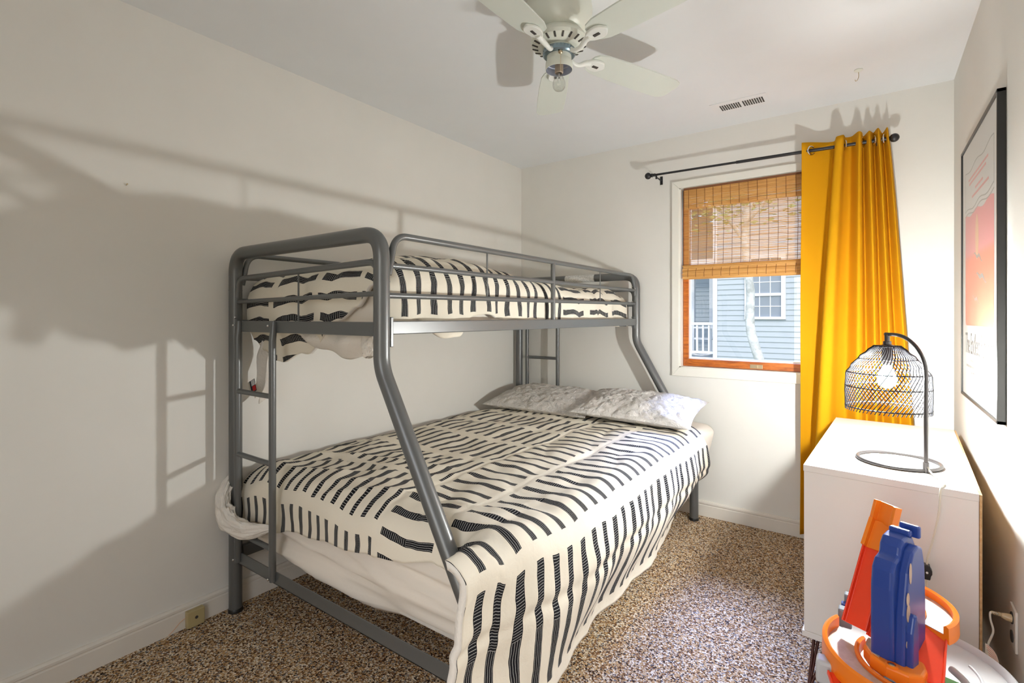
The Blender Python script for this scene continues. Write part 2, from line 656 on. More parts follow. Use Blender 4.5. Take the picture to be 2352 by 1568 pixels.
def slats(b, x0, x1, y, z0, z1, pitch, hgt, thick=0.0014, wob=0.0006, skip=0.0, waves=0.0):
    z = z1
    k = 0
    while z > z0:
        hh = hgt * random.uniform(0.7, 1.15)
        if random.random() >= skip:
            dz = random.uniform(-wob, wob)
            yy = y + waves * math.sin(k * 0.7)
            N = 12
            vs = []
            ph = random.uniform(0, 9)
            for i in range(N + 1):
                x = x0 + (x1 - x0) * i / N
                zz = z + dz + wob * 1.6 * math.sin(ph + i * 1.3)
                vs += [(x, yy - thick, zz), (x, yy, zz), (x, yy, zz - hh), (x, yy - thick, zz - hh)]
            fs = []
            for i in range(N):
                a, c = i * 4, i * 4 + 4
                for q in range(4):
                    fs.append((a + q, a + (q + 1) % 4, c + (q + 1) % 4, c + q))
            b.add(vs, fs)
        z -= pitch * random.uniform(0.85, 1.15)
        k += 1


b = MB()
slats(b, BX0, BX1, -0.012, 1.955, 2.082, 0.00285, 0.0027, wob=0.0003)
b.build('valance', M['bamboo'], bl, smooth=False)
b = MB()
slats(b, BX0 - 0.004, BX1 + 0.004, -0.003, 1.565, 2.082, 0.0037, 0.0022, wob=0.0006)
b.build('shade_panel', M['bamboo'], bl, smooth=False)
b = MB()
# folded stack at the bottom: three soft tubes of slats
for (yc, zc, ry, rz) in ((-0.014, 1.572, 0.012, 0.020), (-0.018, 1.541, 0.013, 0.018), (-0.015, 1.518, 0.014, 0.016)):
    n = 26
    for k in range(n):
        a = 2 * PI * k / n
        y, z = yc + ry * math.cos(a), zc + rz * math.sin(a)
        b.obox(((BX0 + BX1) / 2, y, z + 0.0004 * math.sin(k * 3)), (BX1 - BX0 + 0.01 + 0.006 * math.sin(k * 5.1), 0.0015, 0.0042),
               Matrix.Rotation(math.atan2(rz * math.cos(a), -ry * math.sin(a)) + PI / 2, 3, 'X'))
b.build('folded_hem', M['bamboo'], bl, smooth=False)
MB().box(BX0, BX1, -0.02, 0.0, 2.078, 2.089).build('headrail', M['cordbrown'], bl, smooth=False)
cordx = [BX0 + 0.028 + 0.0505 * k for k in range(17)]
for x in cordx:
    b = MB()
    b.tube([(x, -0.0150, 2.08), (x + 0.001, -0.0150, 1.957)], 0.0012, 5)
    b.tube([(x + 0.008, -0.0058, 1.957), (x + 0.010, -0.0058, 1.80), (x + 0.007, -0.0058, 1.60), (x + 0.002, -0.0275, 1.568),
            (x, -0.033, 1.540), (x, -0.031, 1.515)], 0.0012, 5)
    b.build('cord', M['cordbrown'], bl)
# dark side guide seen left of the shade
b = MB().tube([(BX0 - 0.012, -0.004, 2.08), (BX0 - 0.012, -0.004, 1.57)], 0.0022, 6)
b.build('lift_cord', newmat('blue_grey_cord', (0.16, 0.2, 0.22), 0.7), bl)

# ================================================================== curtain rod and curtain
RY = -0.10
RZ0, RZ1 = 2.186, 2.172


def rz(x):
    return RZ0 + (RZ1 - RZ0) * (x - 1.09) / (2.36 - 1.09)


rod = thing('curtain_rod', 'black metal curtain rod with ball ends above the window', 'curtain rod', (1.72, 0, 2.18))
b = MB()
b.tube([(1.10, RY, rz(1.10)), (1.63, RY, rz(1.63))], 0.0070, 12)
b.tube([(1.62, RY, rz(1.62)), (2.35, RY, rz(2.35))], 0.0092, 12)
b.build('pole', M['black'], rod)
for x, s in ((1.098, -1), (2.352, 1)):
    b = MB()
    b.sphere((x + s * 0.018, RY, rz(x)), 0.0215, 10)
    b.tube([(x - s * 0.03, RY, rz(x)), (x - s * 0.012, RY, rz(x)), (x - s * 0.008, RY, rz(x)), (x, RY, rz(x))], [0.010, 0.010, 0.014, 0.009], 12)
    b.build('finial', M['black'], rod)
for x in (1.135, 2.30):
    b = MB()
    b.tube([(x, -0.001, rz(x) - 0.018), (x, RY, rz(x) - 0.016)], 0.0045, 8)
    b.tube([(x, RY, rz(x) - 0.028), (x, RY, rz(x) - 0.004)], 0.006, 8)
    b.box(x - 0.009, x + 0.009, -0.004, -0.0002, rz(x) - 0.045, rz(x) + 0.01)
    b.build('bracket', M['black'], rod, bevel=0.001)

cur = thing('curtain', 'mustard yellow grommet curtain bunched at the right of the rod', 'curtain', (2.15, -0.1, 0.05))
# (s, x_top, y_top, x_bottom, y_bottom)
CK = [(0.00, 1.962, -0.122, 1.950, -0.085), (0.06, 2.005, -0.098, 1.972, -0.060), (0.12, 2.060, -0.066, 1.992, -0.045),
      (0.17, 2.108, -0.062, 2.006, -0.060), (0.21, 2.122, -0.135, 2.000, -0.170), (0.235, 2.135, -0.150, 2.022, -0.205),
      (0.27, 2.156, -0.145, 2.070, -0.190), (0.30, 2.163, -0.080, 2.105, -0.120), (0.35, 2.190, -0.064, 2.150, -0.070),
      (0.42, 2.222, -0.138, 2.205, -0.135), (0.45, 2.236, -0.115, 2.235, -0.120), (0.50, 2.240, -0.064, 2.262, -0.060),
      (0.56, 2.264, -0.140, 2.305, -0.125), (0.60, 2.276, -0.100, 2.325, -0.100), (0.65, 2.284, -0.062, 2.345, -0.055),
      (0.72, 2.302, -0.138, 2.385, -0.120), (0.77, 2.314, -0.100, 2.405, -0.095), (0.82, 2.322, -0.064, 2.425, -0.052),
      (0.90, 2.338, -0.130, 2.470, -0.105), (1.00, 2.346, -0.075, 2.490, -0.050)]


def crom(tab, s):
    i = 0
    while i < len(tab) - 2 and s > tab[i + 1][0]:
        i += 1
    p0, p1, p2, p3 = tab[max(i - 1, 0)], tab[i], tab[i + 1], tab[min(i + 2, len(tab) - 1)]
    t = (s - p1[0]) / (p2[0] - p1[0])
    r = []
    for k in range(1, 5):
        a, b_, c, d = p0[k], p1[k], p2[k], p3[k]
        m1 = (c - a) * 0.42
        m2 = (d - b_) * 0.42
        r.append((2 * t ** 3 - 3 * t * t + 1) * b_ + (t ** 3 - 2 * t * t + t) * m1 + (-2 * t ** 3 + 3 * t * t) * c + (t ** 3 - t * t) * m2)
    return r


def curtain_pt(s, h):
    xt, yt, xb, yb = crom(CK, s)
    zt = 2.222 + 0.006 * math.sin(s * 21)
    if s < 0.2:
        zt -= 0.006 * math.sin(s / 0.2 * PI)
    zb = 0.045 - 0.035 * sstep(0.12, 0.22, s)
    z = zt + (zb - zt) * h
    k = h ** 0.85
    x = xt + (xb - xt) * k
    y = yt + (yb - yt) * k
    y += 0.006 * nz(s * 9, z * 1.3) * min(1, h * 6)
    x += 0.004 * nz(s * 7 + 5, z * 1.1) * min(1, h * 6)
    return (x, min(y, -0.024), z)


b = MB().grid(curtain_pt, 170, 60)
b.build('cloth', M['curtain'], cur, angle=180, solid=0.0022)
for x, y, yaw in ((2.003, -0.099, 55), (2.162, -0.10, -75), (2.236, -0.1, 70), (2.287, -0.1, -70), (2.33, -0.1, 70)):
    b = MB()
    a = R(yaw)
    nrm = Vector((math.sin(a), -math.cos(a), 0))
    tgt = Vector((math.cos(a), math.sin(a), 0))
    pts = [Vector((x, y, rz(x))) + (tgt * math.cos(t) + Vector((0, 0, 1)) * math.sin(t)) * 0.0235 + nrm * 0.002 for t in [2 * PI * k / 28 for k in range(28)]]
    b.tube(pts, 0.0042, 8, closed=True)
    b.build('grommet', M['chrome'], cur)

# ================================================================== bunk bed frame
YF, YH = -2.244, -0.105
bed = thing('bunk_bed', 'grey tubular metal bunk bed with angled posts along the left wall', 'bunk bed', (0.7, -1.17, 0))
FR = M['frame']
for nm, Y in (('foot_end_frame', YF), ('head_end_frame', YH)):
    path = fillet([(0.053, Y, 0.0), (0.053, Y, 1.532), (1.0, Y, 1.532), (1.0, Y, 1.10), (1.376, Y, 0.44), (1.376, Y, 0.0)],
                  [0, 0.085, 0.085, 0.16, 0.16, 0], 12)
    b = MB().tube(path, 0.0262, 24)
    for x in (0.053, 1.0):
        b.tube([(x, Y, 1.374), (x, Y, 1.378)], 0.0268, 24)
    end = b.build(nm, FR, bed)
    for x in (0.053, 1.376):
        MB().lathe([(0.0, 0.0), (0.029, 0.0), (0.029, 0.012), (0.027, 0.016)], (x, Y, 0), 24).build('foot_cap', M['switch'], end)
# foot guard
b = MB()
b.tube(fillet([(0.07, YF, 1.345), (0.085, YF, 1.424), (0.975, YF, 1.442), (0.99, YF, 1.365)], [0, 0.05, 0.05, 0], 8), 0.0115, 12)
b.tube([(0.07, YF, 1.326), (0.985, YF, 1.338)], 0.0085, 10)
b.tube([(0.53, YF, 1.43), (0.53, YF, 1.24)], 0.0035, 8)
b.build('end_guard', FR, bed)
b = MB()
b.tube(fillet([(0.07, YH, 1.345), (0.085, YH, 1.424), (0.975, YH, 1.442), (0.99, YH, 1.365)], [0, 0.05, 0.05, 0], 8), 0.0115, 12)
b.tube([(0.07, YH, 1.326), (0.985, YH, 1.338)], 0.0085, 10)
b.build('end_guard', FR, bed)
# cross rails at both ends, upper and lower
for Y, s in ((YF, -1), (YH, 1)):
    MB().box(0.06, 0.99, Y - 0.010, Y + 0.010, 1.200, 1.246).build('end_rail', FR, bed, smooth=False, bevel=0.003)
    b = MB()
    b.box(0.06, 1.37, Y - 0.012, Y - 0.008, 0.222, 0.272) if s < 0 else b.box(0.06, 1.37, Y + 0.008, Y + 0.012, 0.222, 0.272)
    b.box(0.06, 1.37, Y - 0.012, Y + 0.012, 0.222, 0.226)
    b.build('end_rail', FR, bed, smooth=False, bevel=0.001)
# side rails
for x in (0.053, 1.0):
    MB().box(x - 0.010, x + 0.012, YF + 0.026, YH - 0.026, 1.205, 1.249).build('side_rail', FR, bed, smooth=False, bevel=0.003)
for x in (0.053, 1.376):
    MB().box(x - 0.012, x + 0.012, YF + 0.026, YH - 0.026, 0.222, 0.272).build('side_rail', FR, bed, smooth=False, bevel=0.003)
# guard rails along both sides
for x in (1.0, 0.053):
    b = MB()
    b.tube(fillet([(x, YF + 0.028, 1.40), (x, YF + 0.055, 1.532), (x, YH - 0.075, 1.532), (x, YH - 0.024, 1.45), (x, YH - 0.024, 1.40)],
                  [0, 0.065, 0.06, 0.03, 0], 10), 0.0115, 14)
    b.tube([(x, YF + 0.02, 1.430), (x, YH - 0.02, 1.436)], 0.0095, 10)
    b.tube([(x, YF + 0.02, 1.332), (x, YH - 0.02, 1.348)], 0.0095, 10)
    b.tube([(x, -1.178, 1.53), (x, -1.178, 1.245)], 0.0115, 14)
    for yy, z0 in ((-1.70, 1.336), (-0.651, 1.345)):
        b.tube([(x, yy, 1.53), (x, yy, z0)], 0.0035, 8)
    b.build('guard_rail', FR, bed)
# ladders built into the ends
for Y, s in ((YF, -1), (YH, 1)):
    yl = Y + s * 0.020
    lad = None
    b = MB()
    for x in (0.113, 0.384):
        path = [(x, yl - s * 0.006, 1.245), (x, yl - s * 0.004, 1.205), (x, yl, 1.17), (x, yl, 0.30), (x, yl - s * 0.002, 0.235)]
        b.tube(path, [0.0105, 0.0125, 0.0135, 0.0135, 0.0125], 14)
    lad = b.build('ladder', FR, bed)
    for z in (0.952, 0.689, 0.360):
        MB().tube([(0.105, yl, z), (0.39, yl, z)], 0.0105, 12).build('rung', FR, lad)
# bolts and joint plates
bp_ = [(x, YF - 0.038, z, 0.0048) for x in (0.113, 0.384) for z in (1.228, 0.25)]
bp_ += [(0.083, YF - 0.016, z, 0.005) for z in (1.26, 0.31, 0.235)]
bp_ += [(0.985, YH - 0.028, z, 0.0065) for z in (1.46, 1.36, 1.258, 1.195)] + [(1.325, YF - 0.012, 0.25, 0.006)]
for x, y, z, r_ in bp_:
    MB().sphere((x, y, z), r_, 5).build('bolt', M['bolt'], bed)
MB().box(0.998, 1.016, YF + 0.024, YF + 0.036, 1.165, 1.262).build('joint_plate', FR, bed, smooth=False, bevel=0.002)
MB().box(0.985, 1.003, YH - 0.036, YH - 0.024, 1.185, 1.265).build('joint_plate', FR, bed, smooth=False, bevel=0.002)
for z, x0, x1 in ((1.212, 0.06, 0.99), (0.256, 0.06, 1.37)):
    b = MB()
    for k in range(9):
        y = YF + 0.2 + k * 0.22
        b.box(x0, x1, y - 0.012, y + 0.012, z - 0.006, z + 0.006)
    b.build('mattress_support', FR, bed, smooth=False)
# paper warning sleeve round the head bar
m = newmat('printed_paper', (0.8, 0.79, 0.76), 0.6)
V.nt = m.node_tree
sp = m.node_tree.nodes.new('ShaderNodeSeparateXYZ')
m.node_tree.links.new(texco(m), sp.inputs[0])
zz, xx = V(sp.outputs[2]), V(sp.outputs[0])
nn = V(noise_node(m, 1, 1, vec=mapping(m, (160, 1, 300))).outputs[0])
txt = (zz / 0.0052).frac().lt(0.45) * nn.gt(0.47)
setcol(m, ramp(m, txt.x, [(0.0, (0.80, 0.79, 0.76)), (1.0, (0.30, 0.30, 0.30))]))
MB().tube([(0.47, YH, 1.532), (0.70, YH, 1.532)], 0.0272, 24).build('warning_sleeve', m, bed)

# ================================================================== lower mattress and sheet
mt = thing('full_mattress', 'thick full size mattress in a loose cream fitted sheet on the lower bunk', 'mattress', (0.77, -1.16, 0.27))


def rbox_pt(a, bb, x0, x1, y0, y1, z0, z1, e=7.0):
    """superellipsoid-like box, a in [0,1] around, bb in [0,1] bottom to top"""
    th = a * 2 * PI
    ph = (bb - 0.5) * PI
    c, s = math.cos(th), math.sin(th)
    cp, sp_ = math.cos(ph), math.sin(ph)
    f = lambda v, p: math.copysign(abs(v) ** p, v)
    q = 2 / e
    return Vector((f(c, q) * f(cp, q), f(s, q) * f(cp, q), f(sp_, q)))


def ridge(a, b_, c):
    return (1 - abs(noise.noise(Vector((a, b_, c))) * 2.2)) ** 2


def mattress_shape(x0, x1, y0, y1, z0, z1, fold, nx=100, ny=130, nz_=26):
    """closed box grid with rounded edges; fold(p, n) displaces"""
    cx, cy, cz = (x0 + x1) / 2, (y0 + y1) / 2, (z0 + z1) / 2
    hx, hy, hz = (x1 - x0) / 2, (y1 - y0) / 2, (z1 - z0) / 2
    rad = 0.06
    b = MB()

    def rnd(p):
        q = Vector((max(-hx + rad, min(hx - rad, p.x)), max(-hy + rad, min(hy - rad, p.y)), max(-hz + rad, min(hz - rad, p.z))))
        d = p - q
        n = d.normalized() if d.length > 1e-9 else Vector((0, 0, 1))
        r = q + n * rad
        w = Vector((cx, cy, cz)) + r
        return tuple(w + n * fold(w, n))
    for ax in range(3):
        for sg in (-1, 1):
            dims = [(ny, nz_), (nx, nz_), (nx, ny)][ax]

            def fn(s, t, ax=ax, sg=sg):
                u, v = -1 + 2 * s, -1 + 2 * t
                if ax == 0:
                    p = Vector((sg * hx, u * hy, v * hz))
                elif ax == 1:
                    p = Vector((u * hx, sg * hy, v * hz))
                else:
                    p = Vector((u * hx, v * hy, sg * hz))
                return rnd(p)
            b.grid(fn, dims[0], dims[1])
    return b


def foldlow(w, n):
    d = 0.0
    if n.y < -0.3:
        # sagging horizontal folds of the loose sheet across the foot
        s = (w.x - 0.1) / 1.3
        sag = 0.10 * (s - 0.2)
        zz = w.z + sag
        d += 0.013 * math.sin(zz * 62 + 1.2 * math.sin(w.x * 3.1)) * (0.4 + 0.6 * math.sin(w.x * 2.2 + 0.4) ** 2)
        d += 0.014 * nz(w.x * 1.6, zz * 20, 3) + 0.022 * ridge(w.x * 1.1, zz * 16, 5)
        d += 0.004 * nz(w.x * 6, zz * 40, 7)
        d *= 1 - 0.85 * sstep(0.44, 0.54, w.z)
    else:
        d += 0.006 * nz(w.x * 5, w.y * 5, w.z * 9)
    return d


foldb = mattress_shape(0.05, 1.432, -2.178, -0.15, 0.272, 0.592, foldlow)
foldb.build('fitted_sheet', M['sheet'], mt, angle=180)
MB().box(0.07, 1.40, -2.17, -0.18, 0.262, 0.50).build('mattress_core', M['lining'], mt, smooth=False, bevel=0.03)

# white top sheet corner hanging at the head end
sh = MB()


def sheet_pt(s, t):
    # s along Y (head to foot), t from the top over the side
    y = -0.135 - 0.45 * s
    L = (0.50 - 0.14 * s) * t
    x0 = 1.24
    if L < 0.20:
        x, z = x0 + L, 0.612
    elif L < 0.20 + 0.13:
        a = (L - 0.20) / 0.083
        x, z = x0 + 0.20 + 0.062 * math.sin(a), 0.612 - 0.062 * (1 - math.cos(a))
    else:
        x, z = x0 + 0.262, 0.55 - (L - 0.33)
    x += 0.012 * sstep(0.3, 0.7, t) * math.sin(y * 22) - 0.12 * max(0, t - 0.6) * (1 - s)
    y += 0.04 * max(0, t - 0.5) * (1 - s) * -1
    return (x + 0.006 * nz(y * 9, z * 9), y, z + 0.008 * nz(x * 8, y * 8, 4))


sh.grid(sheet_pt, 40, 50)
o = sh.build('bed_sheet', M['sheet'], None, angle=180, solid=0.004)
tag(o, 'plain white sheet hanging over the mattress corner beside the right pillow', 'sheet')


# ================================================================== duvets
def drape(u, v, P):
    """cloth point for arc coordinates u (across, from the wall) and v (from head to foot)"""
    xe, Rr = P['xe'], P['R']
    ua = PI / 2 * Rr
    x, dz1 = u, 0.0
    if u > xe:
        if u < xe + ua:
            a = (u - xe) / Rr
            x, dz1 = xe + Rr * math.sin(a), Rr * (1 - math.cos(a))
        else:
            x, dz1 = xe + Rr, Rr + (u - xe - ua)
    ye, R2 = P['ye'], P['R2']
    y = P['yh'] - v
    dv = -(y - ye)
    dz2 = 0.0
    if dv > 0:
        w = P['w'](u)
        va = PI / 2 * R2
        if dv < va:
            a = dv / R2
            yb, zb = ye - R2 * math.sin(a), R2 * (1 - math.cos(a))
        else:
            yb, zb = ye - R2, R2 + (dv - va)
        ys = ye - dv
        y = yb * w + ys * (1 - w)
        dz2 = zb * w
    return x, y, dz1, dz2, max(0.0, dv)


LOW = dict(xe=1.41, R=0.11, ye=-2.10, R2=0.115, yh=-0.36, w=lambda u: 1 - sstep(1.27, 1.42, u))


def low_vlen(u):
    return interp([(0.06, 2.02), (0.30, 2.04), (0.45, 2.03), (0.85, 1.985), (1.2, 1.925), (1.30, 1.96), (1.42, 2.03), (2.1, 2.03)], u)


def low_pt(s, t):
    u = 0.055 + s * (1.995 - 0.055)
    v = t * low_vlen(u)
    x, y, d1, d2, dv = drape(u, v, LOW)
    puff = 0.018 * nz(x * 2.2 + 1, y * 2.0) + 0.009 * nz(x * 6, y * 5, 2) + 0.004 * nz(x * 15, y * 11, 5) - 0.007 * ridge(x * 4.5 - y * 1.5, y * 3 + x * 2, 6)
    # long soft creases running diagonally over the foot
    cr = sstep(-1.35, -2.05, y) * (0.014 * nz(x * 3.5 + y * 2, y * 9 - x * 3, 8) + 0.012 * ridge(x * 2.2 + 1, y * 8 - x * 2.5, 4))
    top = 0.640 + puff + cr - 0.035 * sstep(0.22, 0.055, x) - 0.012 * sstep(-1.75, -2.1, y) * sstep(0.6, 0.1, x)
    seam = -0.004 * math.exp(-((u - 0.945) / 0.012) ** 2) - 0.003 * math.exp(-((u - 1.215) / 0.012) ** 2)
    z = top + seam * (d1 == 0) - d1 - d2
    side = sstep(LOW['xe'] + 0.05, LOW['xe'] + 0.25, u)
    if side > 0:
        dep = max(0.0, u - LOW['xe'] - 0.1)
        x += side * (0.009 * math.sin(y * 17 + 1.5 * nz(y * 2, 1)) * (0.4 + dep * 1.2) + 0.012 * nz(y * 6, z * 3, 9) + 0.006 * nz(y * 16, z * 7, 2))
        # puckers where the filling is stitched below the edge
        x += -0.010 * math.exp(-((u - 1.70) / 0.02) ** 2) * (0.4 + 0.6 * abs(math.sin(y * 10)))
        x += 0.018 * math.sin(min(1, dep / 0.42) * PI) * side
        hemk = sstep(1.66, 1.995, u) * (1 - 0.9 * sstep(-1.70, -2.05, y))
        x -= (0.085 + 0.05 * sstep(-0.9, -0.38, y)) * hemk
        z += 0.10 * sstep(-1.0, -0.36, y) * hemk
        y -= 0.03 * sstep(-0.7, -0.36, y) * hemk
        z += 0.02 * side * nz(y * 3, 5) * dep * 3
        # corner flap at the foot leans out past the post
        cf = sstep(-1.85, -2.36, y) * side
        x -= cf * (0.082 - 0.012 * math.sin(u * 20))
    foot = LOW['w'](u) * sstep(0.03, 0.2, dv)
    if foot > 0:
        y += foot * (-0.010 - 0.010 * math.sin(x * 8 + 1.0) - 0.010 * nz(x * 5, z * 8, 3))
        z += foot * 0.012 * nz(x * 4, 6)
    z = max(z, 0.012)
    return (x, y, z)


du = thing('patterned_duvet', 'cream duvet with black dashed stripes spread over the lower bunk', 'duvet', (0.75, -1.3, 0.3))
b = MB().grid(low_pt, 230, 250, lambda s, t: (0.055 + s * (1.995 - 0.055), t * low_vlen(0.055 + s * 1.94)))
b.build('duvet_cover', [M['duvet_low'], M['lining']], du, angle=180, solid=0.022, solid_off=1)


# rumpled white underside gathered at the foot corner by the wall
def swept(path, rad, seed, n=64, squash=0.6):
    b = MB()
    P_ = [Vector(p) for p in path]

    def cat(t):
        k = t * (len(P_) - 1)
        i = min(int(k), len(P_) - 2)
        f = k - i
        p0, p1, p2, p3 = P_[max(i - 1, 0)], P_[i], P_[i + 1], P_[min(i + 2, len(P_) - 1)]
        return 0.5 * ((2 * p1) + (p2 - p0) * f + (2 * p0 - 5 * p1 + 4 * p2 - p3) * f * f + (3 * p1 - p0 - 3 * p2 + p3) * f ** 3)

    def fn(s, t):
        c = cat(t)
        d = (cat(min(1, t + 0.02)) - cat(max(0, t - 0.02))).normalized()
        side = d.cross(Vector((0, 1, 0))).normalized() if abs(d.y) < 0.9 else d.cross(Vector((1, 0, 0))).normalized()
        up = d.cross(side)
        a = s * 2 * PI
        r = rad(t) * (1 + 0.45 * nz(math.cos(a) * 1.6 + seed, math.sin(a) * 1.6, t * 5) + 0.35 * nz(math.cos(a) * 4, math.sin(a) * 4 + seed, t * 9) + 0.25 * ridge(math.cos(a) * 3 + seed, math.sin(a) * 3, t * 5))
        return tuple(c + side * math.cos(a) * r + up * math.sin(a) * r * squash)
    b.grid(fn, n, 90)
    return b


b = swept([(0.02, -2.25, 0.57), (0.045, -2.292, 0.50), (0.10, -2.300, 0.43), (0.22, -2.292, 0.405), (0.36, -2.250, 0.43)],
          lambda t: 0.036 * math.sin(PI * min(1, 0.12 + t * 0.86)) + 0.005, 3.3)
b.build('turned_back_corner', M['lining'], du, angle=180)
b = swept([(0.015, -2.23, 0.57), (0.018, -2.262, 0.49), (0.016, -2.268, 0.42), (0.03, -2.272, 0.37)], lambda t: 0.030 * (1 - 0.5 * t) + 0.004, 8.1, squash=0.5)
b.build('hanging_corner', M['lining'], du, angle=180)

UP = dict(xe=0.86, R=0.095, ye=-2.08, R2=0.11, yh=-0.15, w=lambda u: 1 - sstep(0.88, 1.02, u))


def up_vlen(u):
    return interp([(0.05, 2.27), (0.12, 2.33), (0.20, 2.365), (0.30, 2.36), (0.42, 2.34), (0.55, 2.30), (0.68, 2.22), (0.80, 2.16), (0.90, 2.06), (1.3, 2.02)], u)


def up_ulen(v):
    # how far the cloth hangs over the open side (tucked behind the rail, one loop below it)
    return 1.125 + 0.075 * math.exp(-((v - 1.70) / 0.11) ** 4) + 0.025 * math.exp(-((v - 0.15) / 0.10) ** 2)


def up_pt(s, t):
    u = 0.05 + s * (1.0 - 0.0)
    # remap so that the free side edge follows up_ulen
    v0 = t * 2.0
    umax = up_ulen(v0)
    u = 0.05 + s * (umax - 0.05)
    v = t * up_vlen(u)
    x, y, d1, d2, dv = drape(u, v, UP)
    mound = 0.095 * math.exp(-((x - 0.60) / 0.42) ** 2 - ((y + 1.72) / 0.42) ** 2)
    puff = 0.014 * nz(x * 3, y * 3, 11) + 0.008 * nz(x * 7, y * 7, 12) + 0.004 * nz(x * 16, y * 16, 13)
    z = 1.440 + mound + puff - 0.012 * ridge(x * 5 + y * 2, y * 6, 3) - 0.03 * sstep(-0.3, -0.15, y) - d1 - d2
    side = sstep(UP['xe'] + 0.04, UP['xe'] + 0.16, u)
    if side > 0:
        x += side * (0.012 * math.sin(y * 26 + 2 * nz(y * 3, 4)) * sstep(1.45, 1.28, z) * 0.9 + 0.009 * nz(y * 8, z * 8, 3))
        x = min(x, 0.984)
    foot = UP['w'](u) * sstep(0.04, 0.18, dv)
    if foot > 0:
        y += foot * (0.010 * math.sin(x * 17 + 3 * nz(x * 2, 2)) + 0.010 * nz(x * 6, z * 9, 5) - 0.006)
        y += foot * 0.035 * sstep(1.24, 1.14, z)
        z += foot * 0.01 * nz(x * 5, 3)
    y = max(y, -2.222) if z > 1.19 else max(y, -2.215)
    return (x, y, z)


d2 = thing('patterned_duvet', 'rumpled cream duvet with black dashed stripes inside the upper bunk rails', 'duvet', (0.5, -1.2, 1.3))
b = MB().grid(up_pt, 150, 240, lambda s, t: (0.05 + s * (up_ulen(t * 2.0) - 0.05), t * up_vlen(0.05 + s * (up_ulen(t * 2.0) - 0.05))))
b.build('duvet_cover', [M['duvet_up'], M['lining']], d2, angle=180, solid=0.018, solid_off=1)


# white lining drooping below the foot rail and a hanging tail with a label
def droop_pt(s, t):
    x = 0.40 + 0.50 * s
    zt = 1.225
    zb = interp([(0.0, 1.165), (0.3, 1.135), (0.62, 1.105), (0.8, 1.125), (0.9, 1.13), (1.0, 1.185)], s)
    z = zt + (zb - zt) * t
    y = -2.165 + 0.02 * t - 0.03 * math.sin(PI * t) + 0.010 * math.sin(x * 30 + t * 3) + 0.01 * nz(x * 9, z * 12)
    return (x, y, z)


MB().grid(droop_pt, 60, 16).build('lining_edge', M['lining'], d2, angle=180, solid=0.005)
b = swept([(0.86, -2.17, 1.21), (0.875, -2.19, 1.165), (0.885, -2.20, 1.125)], lambda t: 0.036 * (1 - 0.55 * t) + 0.002, 5.5, squash=0.55)
b.build('cover_corner', M['duvet_up'] if False else M['sheet'], d2, angle=180)
ss = thing('bed_sheet', 'white fitted sheet tail with a small label dangling behind the ladder', 'sheet', (0.09, -2.15, 0.9))


def tail_pt(s, t):
    z = 1.20 - 0.30 * t
    wdt = interp([(0, 0.16), (0.35, 0.12), (0.7, 0.085), (1, 0.05)], t)
    xc = interp([(0, 0.13), (0.4, 0.095), (0.75, 0.10), (1.0, 0.075)], t)
    x = xc + (s - 0.5) * wdt
    y = -2.14 + 0.018 * math.sin(s * 9 + t * 5) + 0.012 * nz(x * 12, z * 9)
    z += 0.02 * math.sin(s * 7) * t
    return (x, y, z)


MB().grid(tail_pt, 24, 36).build('hanging_tail', M['lining'], ss, angle=180, solid=0.003)
rot = Matrix.Rotation(R(-22), 3, 'Y')
MB().obox((0.052, -2.172, 0.955), (0.056, 0.0015, 0.054), rot).build('care_label', M['tagpaper'], ss, smooth=False)
lab = MB()
c0 = Vector((0.062, -2.1735, 0.958))
ax, az = rot @ Vector((1, 0, 0)), rot @ Vector((0, 0, 1))
sq = lambda mb, dx, dz, w, h: mb.obox(c0 + ax * dx + az * dz, (w, 0.001, h), rot)
sq(lab, 0, 0, 0.046, 0.054)
mk = lab.build('brand_mark', M['navy'], ss, smooth=False)
c0 = c0 + Vector((0, -0.0009, 0))
l2 = MB()
sq(l2, 0.006, 0.0135, 0.030, 0.024)
l2.build('mark_white', M['white'], mk, smooth=False)
l3 = MB()
sq(l3, 0.008, -0.0120, 0.026, 0.022)
l3.build('mark_red', M['red'], mk, smooth=False)

# upper mattress
um = mattress_shape(0.075, 0.925, -2.155, -0.17, 1.22, 1.385, lambda w, n: 0.0, 30, 40, 8)
o = um.build('twin_mattress', M['sheet'], None, angle=180)
tag(o, 'twin mattress lying in the upper bunk under the rumpled duvet', 'mattress')


